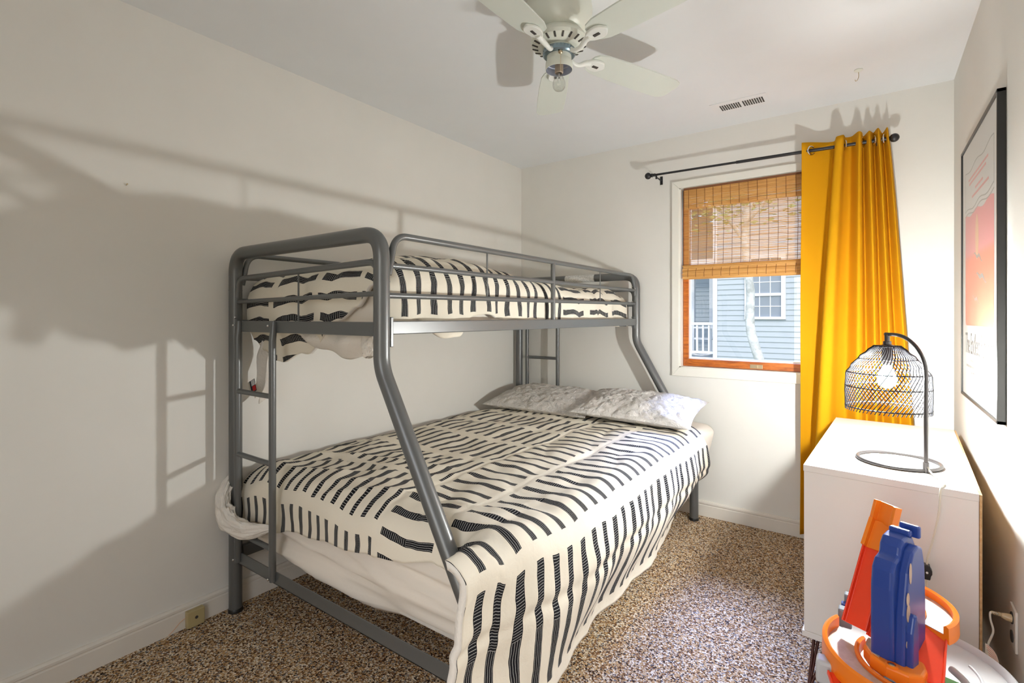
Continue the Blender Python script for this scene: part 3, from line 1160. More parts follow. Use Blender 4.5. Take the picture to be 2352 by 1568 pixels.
# ================================================================== pillows
def pillow(name, label, c, hx, hy, hz, yaw, tilt, seed, roll=0.0):
    rot = Matrix.Rotation(R(yaw), 3, 'Z') @ Matrix.Rotation(R(tilt), 3, 'X') @ Matrix.Rotation(R(roll), 3, 'Y')
    b = MB()
    for sg in (1, -1):
        def fn(s, t, sg=sg):
            u, v = -1 + 2 * s, -1 + 2 * t
            # pinched corners: edges bow inward
            x = u * hx * (1 - 0.07 * (1 - v * v)) * 1.0
            y = v * hy * (1 - 0.09 * (1 - u * u))
            e = max(0.0, (1 - abs(u) ** 3.2) * (1 - abs(v) ** 2.6))
            th = hz * e ** 0.55
            wr = 0.009 * nz(u * 3 + seed, v * 3, sg) + 0.006 * nz(u * 7 + seed, v * 6, sg * 2) + 0.004 * nz(u * 17, v * 13, seed) - 0.008 * ridge(u * 5 + seed, v * 3.5, 2) - 0.005 * ridge(u * 9, v * 8 + seed, 4)
            wr += 0.006 * math.sin(9 * u + 4 * nz(v * 2, seed)) * abs(v) ** 3
            z = sg * (th + wr * min(1, e * 5) * (1 if sg > 0 else 0.4))
            if sg < 0:
                z *= 0.75
            return tuple(Vector(c) + rot @ Vector((x, y, z)))
        b.grid(fn, 90, 60) if sg > 0 else b.grid(lambda s, t, f=fn: f(1 - s, t), 90, 60)
    # hem seam piping along the edge
    o = b.build(name, M['cotton'], None, angle=180)
    tag(o, label, 'pillow', 'pillows at the head of the lower bunk')
    return o


pillow('pillow', 'crinkled white pillow against the wall, partly under its neighbour', (0.49, -0.385, 0.700), 0.40, 0.235, 0.075, -1, 10, 1.7)
pillow('pillow', 'crinkled white pillow beside the window, overlapping the other pillow', (1.135, -0.395, 0.718), 0.355, 0.245, 0.078, 3, 9, 6.2, 2)

# ================================================================== dresser on hairpin legs
dl = (2.332, -0.80, 0.0)
dr = thing('dresser', 'white laminate dresser on dark hairpin legs by the right wall', 'dresser', dl)
# corner points of the top, from the photograph's geometry
BL, BR_, FRr, FL = Vector((2.128, -0.264, 0)), Vector((2.580, -0.290, 0)), Vector((2.531, -1.343, 0)), Vector((2.084, -1.300, 0))


def quad_prism(b, z0, z1, ins=(0, 0, 0, 0)):
    # ins: inset left, right, back, front
    ex = ((BR_ - BL).normalized() + (FRr - FL).normalized()).normalized()
    ey = ((BL - FL).normalized() + (BR_ - FRr).normalized()).normalized()
    P4 = [FL + ex * ins[0] + ey * ins[3], FRr - ex * ins[1] + ey * ins[3], BR_ - ex * ins[1] - ey * ins[2], BL + ex * ins[0] - ey * ins[2]]
    b.prism([(p.x, p.y) for p in P4], lambda a, c: (a, c, z0), lambda a, c: (a, c, z1))


ZT, ZB = 0.75, 0.155
b = MB()
quad_prism(b, ZT - 0.022, ZT)
b.build('top_board', M['dresser'], dr, smooth=False, bevel=0.0012)
b = MB()
quad_prism(b, ZB + 0.020, ZT - 0.0225, (0.0015, 0.0003, 0.002, 0.003))
b.build('body', M['dresser'], dr, smooth=False, bevel=0.001)
b = MB()
quad_prism(b, ZB, ZB + 0.0195, (-0.004, 0.003, 0, -0.001))
b.build('bottom_board', M['dresser'], dr, smooth=False, bevel=0.001)
# unfinished back board edge on the wall side
exd = (FRr - FL).normalized()
eyd = (BR_ - FRr).normalized()
b = MB()
pp = [FRr + exd * 0.0005 - eyd * 0.0, FRr + exd * 0.0065, BR_ + exd * 0.0065, BR_ + exd * 0.0005]
b.prism([(p.x, p.y) for p in pp], lambda a, c: (a, c, ZB + 0.004), lambda a, c: (a, c, ZT - 0.002))
b.build('back_board', M['chip'], dr, smooth=False)
for i in range(3):
    z0 = ZB + 0.035 + i * 0.178
    pl = [FL + eyd * 0.03 - exd * 0.0012, FL + eyd * 0.03 + exd * 0.004, BL - eyd * 0.03 + exd * 0.004, BL - eyd * 0.03 - exd * 0.0012]
    b = MB().prism([(p.x, p.y) for p in pl], lambda a, c: (a, c, z0), lambda a, c: (a, c, z0 + 0.168))
    b.build('drawer', M['dresser'], dr, smooth=False)
for (px, py, sx, sy) in ((2.115, -1.275, -1, -1), (2.50, -1.305, 1, -1), (2.155, -0.32, -1, 1), (2.545, -0.34, 1, 1)):
    b = MB()
    foot = Vector((px + sx * 0.012, py + sy * 0.058, 0.005))
    if sx > 0:
        foot.x = min(foot.x, 2.575)
    for (ox, oy) in ((0.0, 0.0), (-sx * 0.014, -sy * 0.004), (-sx * 0.05, -sy * 0.0)):
        b.tube([(px + ox, py + oy, ZB), tuple(foot + Vector((ox * 0.06, oy * 0.06, 0)))], 0.0046, 10)
    b.sphere(foot + Vector((0, 0, 0.001)), 0.006, 6)
    b.build('hairpin_leg', M['hairpin'], dr)

# ================================================================== table lamp
LB = Vector((2.423, -1.171, ZT))
LA = Vector((2.3225, -1.060, 0))
LP = Vector((LA.x, LA.y, 1.036))
lamp = thing('table_lamp', 'lit table lamp with black rattan dome shade and ring base on the dresser', 'lamp', (LB.x, LB.y, ZT))
dirv = (Vector((LA.x, LA.y, 0)) - Vector((LB.x, LB.y, 0))).normalized()
# ring base: post stands on the ring
rc = Vector((LB.x, LB.y, 0)) + dirv * 0.112 + Vector((0.005, 0.012, 0))
rr = (rc - Vector((LB.x, LB.y, 0))).length
b = MB()
b.tube([(rc.x + rr * math.cos(t), rc.y + rr * math.sin(t), ZT + 0.0065) for t in [2 * PI * k / 72 for k in range(72)]], 0.006, 12, closed=True)
b.build('ring_base', M['lampmetal'], lamp)
b = MB()
sp0 = Vector((LB.x, LB.y, ZT))
arm = [sp0 + Vector((0, 0, 0.004)), sp0 + Vector((0, 0, 0.32))]
reach = (Vector((LA.x, LA.y, 0)) - Vector((LB.x, LB.y, 0))).length
for k in range(1, 15):
    a = PI / 2 * k / 14
    arm.append(sp0 + Vector((0, 0, 0.32)) + dirv * (reach * 0.82) * (1 - math.cos(a)) + Vector((0, 0, 0.130 * math.sin(a))))
arm.append(sp0 + dirv * (reach + 0.008) + Vector((0, 0, 0.4505)))
b.tube(arm, 0.0062, 14)
b.tube([sp0 + Vector((0, 0, 0.0)), sp0 + Vector((0, 0, 0.034))], 0.0088, 14)
b.build('stem', M['lampmetal'], lamp)
b = MB()
b.lathe([(0.0, 1.205), (0.008, 1.205), (0.008, 1.176), (0.0125, 1.175), (0.0125, 1.164), (0.021, 1.160), (0.021, 1.156), (0.0, 1.156)], (LA.x, LA.y, 0), 20)
b.lathe([(0.0, 1.157), (0.017, 1.157), (0.017, 1.105), (0.014, 1.09), (0.0, 1.09)], (LA.x, LA.y, 0), 20)
b.build('socket', M['lampmetal'], lamp)


# shade profile: radius against height
def shade_r(z):
    return interp([(0.936, 0.1255), (1.0, 0.1265), (1.055, 0.124), (1.085, 0.108), (1.115, 0.085), (1.140, 0.060), (1.157, 0.040)], z)


sd = thing('lamp_shade', None, None)
bpy.data.objects.remove(sd)
b = MB()
NS = 64
for k in range(NS):
    a0 = 2 * PI * k / NS
    pts = []
    for j in range(21):
        f = j / 20
        z = 1.157 - f * (1.157 - 0.930)
        a = a0 - R(62) * f ** 1.15
        r_ = shade_r(z) + 0.0005
        if j == 20:
            z -= 0.004
        pts.append((LA.x + r_ * math.cos(a), LA.y + r_ * math.sin(a), z))
    b.tube(pts, 0.0016 if k % 4 else 0.0019, 5)
shade = b.build('shade', M['rattan'], lamp)
for z, t_ in ((1.157, 0.003), (1.112, 0.0015), (1.062, 0.0019), (1.012, 0.0019), (0.938, 0.0024)):
    b = MB()
    r_ = shade_r(z)
    for ph in (0, 1):
        b.tube([(LA.x + (r_ + 0.0016 * math.cos(t * 24 + ph * PI)) * math.cos(t), LA.y + (r_ + 0.0016 * math.cos(t * 24 + ph * PI)) * math.sin(t), z + 0.0012 * math.sin(t * 24 + ph * PI))
                for t in [2 * PI * k / 144 for k in range(144)]], t_ * 0.7, 5, closed=True)
    b.build('shade_band', M['rattan'], shade)
for a in (0.3, 0.3 + 2 * PI / 3, 0.3 + 4 * PI / 3):
    b = MB().tube([(LA.x + 0.014 * math.cos(a), LA.y + 0.014 * math.sin(a), 1.158), (LA.x + 0.040 * math.cos(a), LA.y + 0.040 * math.sin(a), 1.157)], 0.0018, 6)
    b.build('shade_spoke', M['lampmetal'], shade)
m = newmat('glowing_bulb', (1, 1, 1), 0.5)
bs = m.node_tree.nodes['Principled BSDF']
bs.inputs['Emission Color'].default_value = (0.98, 1.0, 0.97, 1)
bs.inputs['Emission Strength'].default_value = BULB_STRENGTH
b = MB().lathe([(0.0, -0.030), (0.012, -0.0275), (0.022, -0.0205), (0.0285, -0.009), (0.030, 0.0), (0.0285, 0.010), (0.023, 0.024), (0.016, 0.040), (0.0135, 0.055)], LP, 24)
b.build('bulb', m, lamp)

# lamp cord: over the dresser edge, inline switch, down behind the toy, up to the outlet
cp = [(2.427, -1.178, ZT + 0.02), (2.436, -1.200, ZT + 0.006), (2.452, -1.262, ZT + 0.004), (2.458, -1.300, ZT + 0.004), (2.446, -1.342, ZT + 0.002), (2.443, -1.354, ZT - 0.02),
      (2.440, -1.357, 0.68), (2.427, -1.359, 0.60), (2.414, -1.360, 0.54), (2.412, -1.360, 0.50), (2.412, -1.360, 0.44), (2.412, -1.362, 0.40), (2.42, -1.365, 0.30),
      (2.47, -1.37, 0.20), (2.52, -1.37, 0.22), (2.545, -1.36, 0.285), (2.548, -1.352, 0.325), (2.560, -1.345, 0.365), (2.555, -1.340, 0.395), (2.556, -1.336, 0.415), (2.572, -1.334, 0.414), (2.58, -1.333, 0.412)]
cd = thing('lamp_cord', 'clear lamp cord with black inline switch hanging down the dresser end', 'cord', (2.44, -1.35, 0.75))


def cat_path(P_, n=6):
    P_ = [Vector(p) for p in P_]
    out = []
    for i in range(len(P_) - 1):
        p0, p1, p2, p3 = P_[max(i - 1, 0)], P_[i], P_[i + 1], P_[min(i + 2, len(P_) - 1)]
        for k in range(n):
            f = k / n
            out.append(0.5 * ((2 * p1) + (p2 - p0) * f + (2 * p0 - 5 * p1 + 4 * p2 - p3) * f * f + (3 * p1 - p0 - 3 * p2 + p3) * f ** 3))
    out.append(P_[-1])
    return out


MB().tube(cat_path(cp), 0.0026, 8).build('cable', M['cable'], cd)
b = MB()
prof = [(-0.011, 0.022), (-0.011, 0.010), (-0.014, 0.004), (-0.014, -0.006), (-0.010, -0.012), (-0.010, -0.022), (0.008, -0.022), (0.010, -0.010), (0.013, -0.004), (0.013, 0.006), (0.009, 0.012), (0.008, 0.020)]
b.prism([(2.412 + a * 0.95, 0.500 + c) for a, c in prof], lambda a, c: (a, -1.371, c), lambda a, c: (a, -1.349, c))
sw = b.build('inline_switch', M['switch'], cd, smooth=False, bevel=0.002)
MB().tube([(2.412, -1.371, 0.500), (2.412, -1.3735, 0.500)], 0.003, 10).build('switch_button', M['white'], sw)
b = MB()
b.tube([(2.572, -1.334, 0.414), (2.578, -1.333, 0.413)], 0.005, 10)
for k in range(7):
    x = 2.557 + k * 0.0032
    b.tube([(x, -1.3355 + k * 0.0003, 0.4145), (x + 0.0016, -1.3355 + k * 0.0003, 0.4145)], 0.0044 + 0.0002 * k, 10)
b.tube([(2.578, -1.333, 0.413), (2.588, -1.332, 0.411), (2.600, -1.332, 0.410)], [0.006, 0.010, 0.011], 12)
b.build('plug', M['plug'], cd)
# warning tag with red printed lines
m = newmat('red_lined_tag', (0.85, 0.78, 0.68), 0.6)
V.nt = m.node_tree
uv = m.node_tree.nodes.new('ShaderNodeUVMap')
sp = m.node_tree.nodes.new('ShaderNodeSeparateXYZ')
m.node_tree.links.new(uv.outputs[0], sp.inputs[0])
uu, vv = V(sp.outputs[0]), V(sp.outputs[1])
ln = (vv * 8).frac().between(0.3, 0.65) * (uu * 22).frac().lt(0.82) * uu.between(0.06, 0.95) * vv.between(0.06, 0.97)
setcol(m, ramp(m, ln.x, [(0.0, (0.85, 0.78, 0.68)), (1.0, (0.78, 0.16, 0.10))]))


def tag_pt(s, t):
    p = Vector((2.542, -1.352, 0.318)) + Vector((0.020, -0.055, 0.0)) * s
    z = 0.330 - 0.045 * t - 0.035 * s * s - 0.012 * s
    x = p.x + 0.010 * math.sin(s * PI)
    return (x, p.y, z)


MB().grid(tag_pt, 14, 8, lambda s, t: (s, 1 - t)).build('warning_tag', m, cd, angle=180, solid=0.0005)

ot = thing('wall_outlet', 'white duplex wall outlet plate low on the right wall', 'outlet', (W, -1.325, 0.383))
MB().box(W - 0.0065, W - 0.0003, -1.361, -1.289, 0.325, 0.441).build('cover_plate', M['outlet'], ot, smooth=False, bevel=0.002)
for z in (0.409, 0.357):
    MB().lathe([(0.0, 0.0), (0.0165, 0.0), (0.0165, 0.0025), (0.0, 0.0025)], (W - 0.0066, -1.325, z), 20, Vector((-1, 0, 0))).build('receptacle', M['slot'], ot)

jk = thing('phone_jack', 'beige square phone jack box on the baseboard by the bed post', 'phone jack', (0.014, -2.39, 0.0))
MB().box(0.0145, 0.040, -2.425, -2.360, 0.004, 0.070).build('jack_box', M['almond'], jk, smooth=False, bevel=0.003)
MB().tube([(0.040, -2.392, 0.040), (0.0412, -2.392, 0.040)], 0.006, 14).build('jack_port', M['slot'], jk)
MB().tube(cat_path([(0.020, -2.425, 0.045), (0.020, -2.445, 0.036), (0.019, -2.465, 0.018), (0.018, -2.485, 0.004)], 6), 0.0013, 6).build('wire', M['copper'], jk)

# ================================================================== framed poster on the right wall
FX, PY0, PY1, PZ0, PZ1 = 2.588, -1.207, -0.435, 0.935, 1.958
fp = thing('framed_poster', 'tall black framed poster with pink and orange panel on the right wall', 'poster', (W, -0.82, 1.45))
b = MB()
t_ = 0.011
b.box(FX, W - 0.0005, PY0, PY0 + t_, PZ0, PZ1).box(FX, W - 0.0005, PY1 - t_, PY1, PZ0, PZ1)
b.box(FX, W - 0.0005, PY0, PY1, PZ0, PZ0 + t_).box(FX, W - 0.0005, PY0, PY1, PZ1 - t_, PZ1)
b.build('frame', newmat('black_frame', (0.018, 0.018, 0.018), 0.35), fp, smooth=False, bevel=0.001)
paper = MB().box(FX + 0.006, FX + 0.010, PY0 + t_ * 0.9, PY1 - t_ * 0.9, PZ0 + t_ * 0.9, PZ1 - t_ * 0.9).build(
    'poster_sheet', newmat('poster_paper', (0.62, 0.62, 0.60), 0.6), fp, smooth=False)
m = newmat('poster_panel_ink', (0.9, 0.4, 0.3), 0.6)
V.nt = m.node_tree
sp = m.node_tree.nodes.new('ShaderNodeSeparateXYZ')
m.node_tree.links.new(texco(m, 'Generated'), sp.inputs[0])
zf = V(sp.outputs[2]) + (V(sp.outputs[1]) - 0.5) * 0.0
setcol(m, ramp(m, zf.x, [(0.0, (0.78, 0.20, 0.12)), (0.58, (0.78, 0.22, 0.13)), (0.63, (0.76, 0.28, 0.28)), (1.0, (0.72, 0.22, 0.23))]))


def yz(a, c, x):
    return (x, a, c)


def flat(poly, name, mat, x=FX + 0.0058, th=0.0003):
    b = MB().prism(poly, lambda a, c: (x, a, c), lambda a, c: (x - th, a, c))
    return b.build(name, mat, paper, smooth=False)


y0, y1 = PY0 + 0.085, PY1 - 0.085
poly = []
for (cy, cz, a0) in ((y1 - 0.03, 1.258, 0), (y0 + 0.03, 1.258, -90)):
    for k in range(7):
        a = R(a0 - 15 * k)
        poly.append((cy + 0.03 * math.cos(a), cz + 0.03 * math.sin(a)))
for k in range(21):
    f = k / 20
    poly.append((y0 + (y1 - y0) * f, 1.655 + 0.035 * f * 0.4 + 0.008 * math.sin(f * 14)))
flat(poly, 'colour_panel', m)
g = newmat('poster_grey_ink', (0.28, 0.28, 0.26), 0.6)
pinkink = newmat('poster_pink_ink', (0.70, 0.22, 0.22), 0.6)


def wavy(z, amp, ph, th=0.004):
    top = [(y0 + (y1 - y0) * k / 24, z + amp * math.sin(k * 0.55 + ph)) for k in range(25)]
    return top + [(a, c - th) for a, c in top[::-1]]


b = MB()
xk = FX + 0.0057
for z, ph in ((1.845, 0.5), (1.690, 2.0), (1.672, 2.4)):
    b.prism(wavy(z, 0.007, ph), lambda a, c: (xk, a, c), lambda a, c: (xk - 0.0003, a, c))
for yy in (y0, y1 - 0.002):
    b.box(xk - 0.0003, xk, yy, yy + 0.002, 1.69, 1.845)
b.build('outline', g, paper, smooth=False)
flat([(-0.80 + 0.035 * math.cos(t), 1.56 + 0.085 * math.sin(t)) for t in [2 * PI * k / 32 for k in range(32)]], 'pale_spot',
     newmat('poster_yellow_ink', (0.74, 0.44, 0.24), 0.6), FX + 0.0054)
# loose abstract brush strokes
b = MB()
random.seed(11)
for (ya, za, yb_, zb, wd) in ((-0.73, 1.50, -0.92, 1.46, 0.012), (-0.78, 1.42, -1.00, 1.38, 0.016), (-0.70, 1.34, -0.86, 1.31, 0.010)):
    n = 14
    up = [(ya + (yb_ - ya) * k / n, za + (zb - za) * k / n + 0.006 * math.sin(k * 0.9)) for k in range(n + 1)]
    pl = [(a, c + wd * math.sin(PI * (k + 0.3) / (n + 0.6))) for k, (a, c) in enumerate(up)] + up[::-1]
    b.prism(pl, lambda a, c: (FX + 0.0053, a, c), lambda a, c: (FX + 0.0050, a, c))
b.build('brush_stroke', g, paper, smooth=False)


def text(body, name, mat, yc, z, size, sx, parent, width=None):
    cu = bpy.data.curves.new(name, 'FONT')
    cu.body = body
    cu.size = size
    cu.align_x = 'CENTER'
    cu.extrude = 0.0002
    tmp = bpy.data.objects.new(name, cu)
    col.objects.link(tmp)
    bpy.context.view_layer.update()
    me = bpy.data.meshes.new_from_object(tmp.evaluated_get(bpy.context.evaluated_depsgraph_get()))
    bpy.data.objects.remove(tmp)
    xs = [v.co.x for v in me.vertices]
    wd = max(xs) - min(xs)
    k = (width / wd) if width else sx
    # reading direction runs from the far end to the near end of the wall (+x text -> -Y world)
    org = ORG[parent.name]
    for v in me.vertices:
        v.co = Vector((FX + 0.0054 - v.co.z, yc - v.co.x * k, z + v.co.y)) - org
    me.materials.append(mat)
    o = bpy.data.objects.new(name, me)
    col.objects.link(o)
    o.parent = parent
    return o


text('The Endless Summer', 'title_lettering', newmat('poster_title_ink', (0.10, 0.10, 0.10), 0.6), -0.82, 1.118, 0.118, 0.5, paper, 0.60)
random.seed(5)
for z, w_, yc, ink in ((1.085, 0.34, -0.82, g), (1.062, 0.56, -0.82, g), (1.018, 0.22, -0.82, g), (1.040, 0.30, -0.84, pinkink),
                       (1.80, 0.40, -0.82, pinkink), (1.782, 0.36, -0.80, pinkink), (1.745, 0.16, -0.84, pinkink), (1.722, 0.34, -0.86, pinkink)):
    b = MB()
    y = yc - w_ / 2
    while y < yc + w_ / 2:
        l = random.uniform(0.012, 0.032)
        b.box(FX + 0.0054, FX + 0.0057, y, y + l, z, z + 0.009)
        y += l + 0.006
    b.build('print_line', ink, paper, smooth=False)
MB().add([(FX + 0.003, PY1 - t_ * 0.9, PZ0 + t_ * 0.9), (FX + 0.003, PY0 + t_ * 0.9, PZ0 + t_ * 0.9), (FX + 0.003, PY0 + t_ * 0.9, PZ1 - t_ * 0.9), (FX + 0.003, PY1 - t_ * 0.9, PZ1 - t_ * 0.9)], [(0, 3, 2, 1)]).build('glazing', glassmat('poster_glazing'), fp, smooth=False)

# ================================================================== ceiling fan
FC = Vector((1.322, -1.672, 0))
fan = thing('ceiling_fan', 'white flush mount ceiling fan with bare clear bulb', 'ceiling fan', (FC.x, FC.y, H))
b = MB()
b.lathe([(0.0, 2.4398), (0.120, 2.4398), (0.124, 2.41), (0.124, 2.385), (0.119, 2.36), (0.108, 2.338), (0.088, 2.322), (0.080, 2.318)], FC, 56)
b.build('motor_housing', M['white_metal'], fan)
b = MB()
b.lathe([(0.078, 2.324), (0.088, 2.321), (0.104, 2.300), (0.106, 2.292), (0.101, 2.281), (0.072, 2.271), (0.060, 2.270), (0.0, 2.270)], FC, 56)
vr = b.build('vent_ring', M['white_metal'], fan)
b = MB()
for k in range(20):
    a = 2 * PI * k / 20 + 0.05
    c = FC + Vector((0.0985 * math.cos(a), 0.0985 * math.sin(a), 2.3085))
    rt = Matrix.Rotation(a, 3, 'Z') @ Matrix.Rotation(R(52), 3, 'Y')
    b.obox(FC + Vector((0.0905 * math.cos(a), 0.0905 * math.sin(a), 2.2762)), (0.023, 0.0065, 0.003), Matrix.Rotation(a, 3, 'Z') @ Matrix.Rotation(R(-19), 3, 'Y'))
b.build('vent_slots', M['slot'], vr, smooth=False)
b = MB()
b.lathe([(0.052, 2.272), (0.054, 2.258), (0.054, 2.248)], FC, 40)
b.build('hub', M['white_metal'], fan)
b = MB()
b.lathe([(0.053, 2.262), (0.061, 2.260), (0.061, 2.243), (0.056, 2.239), (0.045, 2.239)], FC, 40)
b.build('collar', M['bluecollar'], fan)
b = MB()
b.lathe([(0.0, 2.243), (0.0455, 2.243), (0.0465, 2.222), (0.0468, 2.2205), (0.0500, 2.216), (0.0510, 2.191), (0.0505, 2.188), (0.0490, 2.188)], FC, 48)
kit = b.build('light_cup', M['white_metal'], fan)
b = MB()
b.lathe([(0.0490, 2.188), (0.0485, 2.191), (0.0475, 2.214), (0.044, 2.216), (0.044, 2.236), (0.0, 2.236)], FC, 48)
b.build('cup_lining', M['cup_inside'], kit)
b = MB()
b.lathe([(0.0, 2.236), (0.0155, 2.236), (0.0155, 2.178), (0.0125, 2.176), (0.0125, 2.186), (0.0, 2.186)], FC, 24)
b.build('socket', newmat('socket_card', (0.42, 0.34, 0.26), 0.5), kit)
b = MB()
b.lathe([(0.0110, 2.190), (0.0115, 2.178), (0.0135, 2.166), (0.0200, 2.152), (0.0238, 2.140), (0.0242, 2.132), (0.0225, 2.122), (0.0165, 2.114), (0.008, 2.1105), (0.0, 2.110)], FC, 28)
fb = b.build('clear_bulb', M['bulbglass'], fan)
b = MB()
b.tube([FC + Vector((0, 0, 2.188)), FC + Vector((0, 0, 2.158))], [0.005, 0.0025], 8)
b.tube([FC + Vector((-0.006, 0, 2.150)), FC + Vector((-0.003, 0, 2.162)), FC + Vector((0.003, 0, 2.162)), FC + Vector((0.006, 0, 2.150))], 0.0007, 5)
b.build('filament', M['bolt'], fb)
# pull chain on the camera side
cdv = Vector((2.28 - FC.x, -3.315 - FC.y, 0)).normalized()
cdv = Matrix.Rotation(R(6), 3, 'Z') @ cdv
b = MB()
for k in range(22):
    b.sphere(FC + cdv * 0.0535 + Vector((0, 0, 2.232 - k * 0.0034)), 0.00135, 4)
ch = b.build('pull_chain', M['brass'], fan)
MB().lathe([(0.0, 0.006), (0.004, 0.006), (0.0075, 0.003), (0.0085, 0.0), (0.0, 0.0)], FC + cdv * 0.0462 + Vector((0, 0, 2.234)), 16, cdv).build('chain_eyelet', M['brass'], ch)


def blade_and_iron(az, r_tip, pitch):
    d = Vector((math.cos(az), math.sin(az), 0))
    n = Vector((-math.sin(az), math.cos(az), 0))
    zb = 2.262
    pr = R(pitch)
    # outline in (along, across)
    half = [(0.150, 0.0), (0.152, 0.030), (0.165, 0.046), (0.200, 0.058), (0.30, 0.064), (0.45, 0.067), (r_tip - 0.04, 0.066), (r_tip - 0.012, 0.056), (r_tip, 0.036)]
    poly = half + [(a, -c) for a, c in half[::-1][:-1]]
    # rounded tip
    b = MB()

    def pos(a, c, dz=0.0):
        return tuple(FC + d * a + n * c * math.cos(pr) + Vector((0, 0, zb + c * math.sin(pr) + dz)))
    b.prism(poly, lambda a, c: pos(a, c, -0.003), lambda a, c: pos(a, c, 0.003))
    bl_ = b.build('blade', M['blade'], fan, smooth=False, bevel=0.001)
    # iron: curved arm and teardrop pad under the blade root
    b = MB()
    pad = []
    for k in range(36):
        t = 2 * PI * k / 36
        a = 0.178 + 0.046 * math.cos(t)
        w = 0.030 * math.sin(t) * (1.0 + 0.10 * math.cos(t))
        if math.cos(t) > 0.6:
            w *= 1 - 0.35 * (math.cos(t) - 0.6) / 0.4
        pad.append((a, w))
    b.prism(pad, lambda a, c: pos(a, c, -0.014), lambda a, c: pos(a, c, -0.0035))
    armp = cat_path([FC + d * 0.050 + Vector((0, 0, 2.252)), FC + d * 0.072 + n * 0.004 + Vector((0, 0, 2.236)), FC + d * 0.100 + n * 0.006 + Vector((0, 0, 2.236)), FC + d * 0.128 + Vector((0, 0, 2.248)),
                     FC + d * 0.150 + Vector((0, 0, 2.2535))], 5)
    L = len(armp)
    b.tube(armp, [0.0075 + 0.006 * (i / (L - 1)) ** 2 for i in range(L)], 12)
    io = b.build('blade_iron', M['iron'], fan, bevel=0.003, seg=3)
    MB().prism([(0.166, -0.005), (0.192, -0.005), (0.192, 0.005), (0.166, 0.005)], lambda a, c: pos(a, c, -0.0165), lambda a, c: pos(a, c, -0.0135)).build('iron_slot', M['slot'], io, smooth=False)


for az, rt in ((124.8, 0.590), (68.0, 0.625), (-13.0, 0.60), (-89.5, 0.60)):
    blade_and_iron(R(az), rt, -8)

nl = MB().tube([(0.0003, -2.618, 1.757), (0.012, -2.618, 1.760)], [0.0018, 0.0030], 8).build('wall_nail', M['brass'], None)
tag(nl, 'tiny nail sticking out of the left wall near its bare end', 'nail')

# ceiling register
vt = thing('ceiling_vent', 'white ceiling air register with two rows of slots above the window', 'vent', (1.68, -0.312, H))
b = MB().box(1.538, 1.824, -0.390, -0.236, H - 0.004, H - 0.0003)
b.build('face_plate', newmat('register_white', (0.81, 0.82, 0.83), 0.4), vt, smooth=False, bevel=0.0015)
for g0 in (1.583, 1.700):
    for k in range(9):
        x = g0 + k * 0.0118
        b = MB().box(x, x + 0.0072, -0.352, -0.276, H - 0.0052, H - 0.0038)
        b.build('slot', M['slot'], vt, smooth=False)
hk = thing('ceiling_hook', 'small white ceiling hook with dangling wire near the right wall', 'hook', (2.225, -0.398, H))
MB().lathe([(0.0, -0.0003), (0.017, -0.0003), (0.018, -0.004), (0.010, -0.009), (0.004, -0.012), (0.0, -0.012)], (2.225, -0.398, H), 24).build('hook_base', M['white_metal'], hk)
MB().tube(cat_path([(2.225, -0.398, H - 0.010), (2.226, -0.398, H - 0.030), (2.222, -0.398, H - 0.046), (2.214, -0.398, H - 0.052), (2.212, -0.398, H - 0.044)], 5), 0.0013, 6).build('hook_wire', M['brass'], hk)

# ================================================================== toy race track tower on its grey base
toy = thing('toy_track_garage', 'orange, red and blue plastic toy car track tower in the corner', 'toy', (2.36, -1.72, 0))
b = MB()
b.lathe([(0.0, 0.0), (0.150, 0.0), (0.155, 0.01), (0.150, 0.30), (0.165, 0.375), (0.178, 0.392), (0.186, 0.398), (0.188, 0.408), (0.182, 0.413), (0.175, 0.408), (0.172, 0.398), (0.0, 0.396)], (2.372, -1.700, 0), 72)
b.build('round_base', M['toygrey'], toy, bevel=0)
b = MB()
b.tube([(2.372 + 0.120 * math.cos(t), -1.700 + 0.120 * math.sin(t), 0.398) for t in [R(-70) + R(100) * k / 20 for k in range(21)]], 0.004, 8)
b.build('base_ridge', M['toygrey'], toy)


def channel_arc(c, r, w, z0f, a0, a1, wall_in, wall_out, name_o='track_curve', n=40):
    """banked track: tan floor sunk between orange walls"""
    fl, wl = MB(), MB()

    def P3(a, rad, z):
        return (c[0] + rad * math.cos(a), c[1] + rad * math.sin(a), z)
    for mb, sec in ((wl, [(r + w / 2 - 0.001, -0.014), (r + w / 2 - 0.001, wall_out), (r + w / 2 + 0.004, wall_out + 0.004), (r + w / 2 + 0.010, wall_out), (r + w / 2 + 0.011, -0.020)]),
                    (wl, [(r - w / 2 - 0.010, -0.018), (r - w / 2 - 0.009, wall_in), (r - w / 2 - 0.004, wall_in + 0.003), (r - w / 2 + 0.001, wall_in), (r - w / 2 + 0.001, -0.014)]),
                    (wl, [(r - w / 2 - 0.004, -0.018), (r - w / 2 - 0.004, -0.002), (r + w / 2 + 0.004, -0.002), (r + w / 2 + 0.004, -0.018)]),
                    (fl, [(r - w / 2 + 0.001, -0.0018), (r - w / 2 + 0.001, 0.0), (r + w / 2 - 0.001, 0.0), (r + w / 2 - 0.001, -0.0018)])):
        m_ = len(sec)
        vs, fs = [], []
        for i in range(n + 1):
            f = i / n
            a = a0 + (a1 - a0) * f
            z = z0f(f)
            vs += [P3(a, rr_, z + dz) for rr_, dz in sec]
        for i in range(n):
            for k in range(m_):
                fs.append((i * m_ + k, i * m_ + (k + 1) % m_, (i + 1) * m_ + (k + 1) % m_, (i + 1) * m_ + k))
        fs.append(tuple(range(m_))[::-1])
        fs.append(tuple(n * m_ + k for k in range(m_)))
        mb.add(vs, fs)
    o = wl.build(name_o, M['orange'], toy, angle=50)
    fl.build('track_floor', M['toytan'], o)
    return o


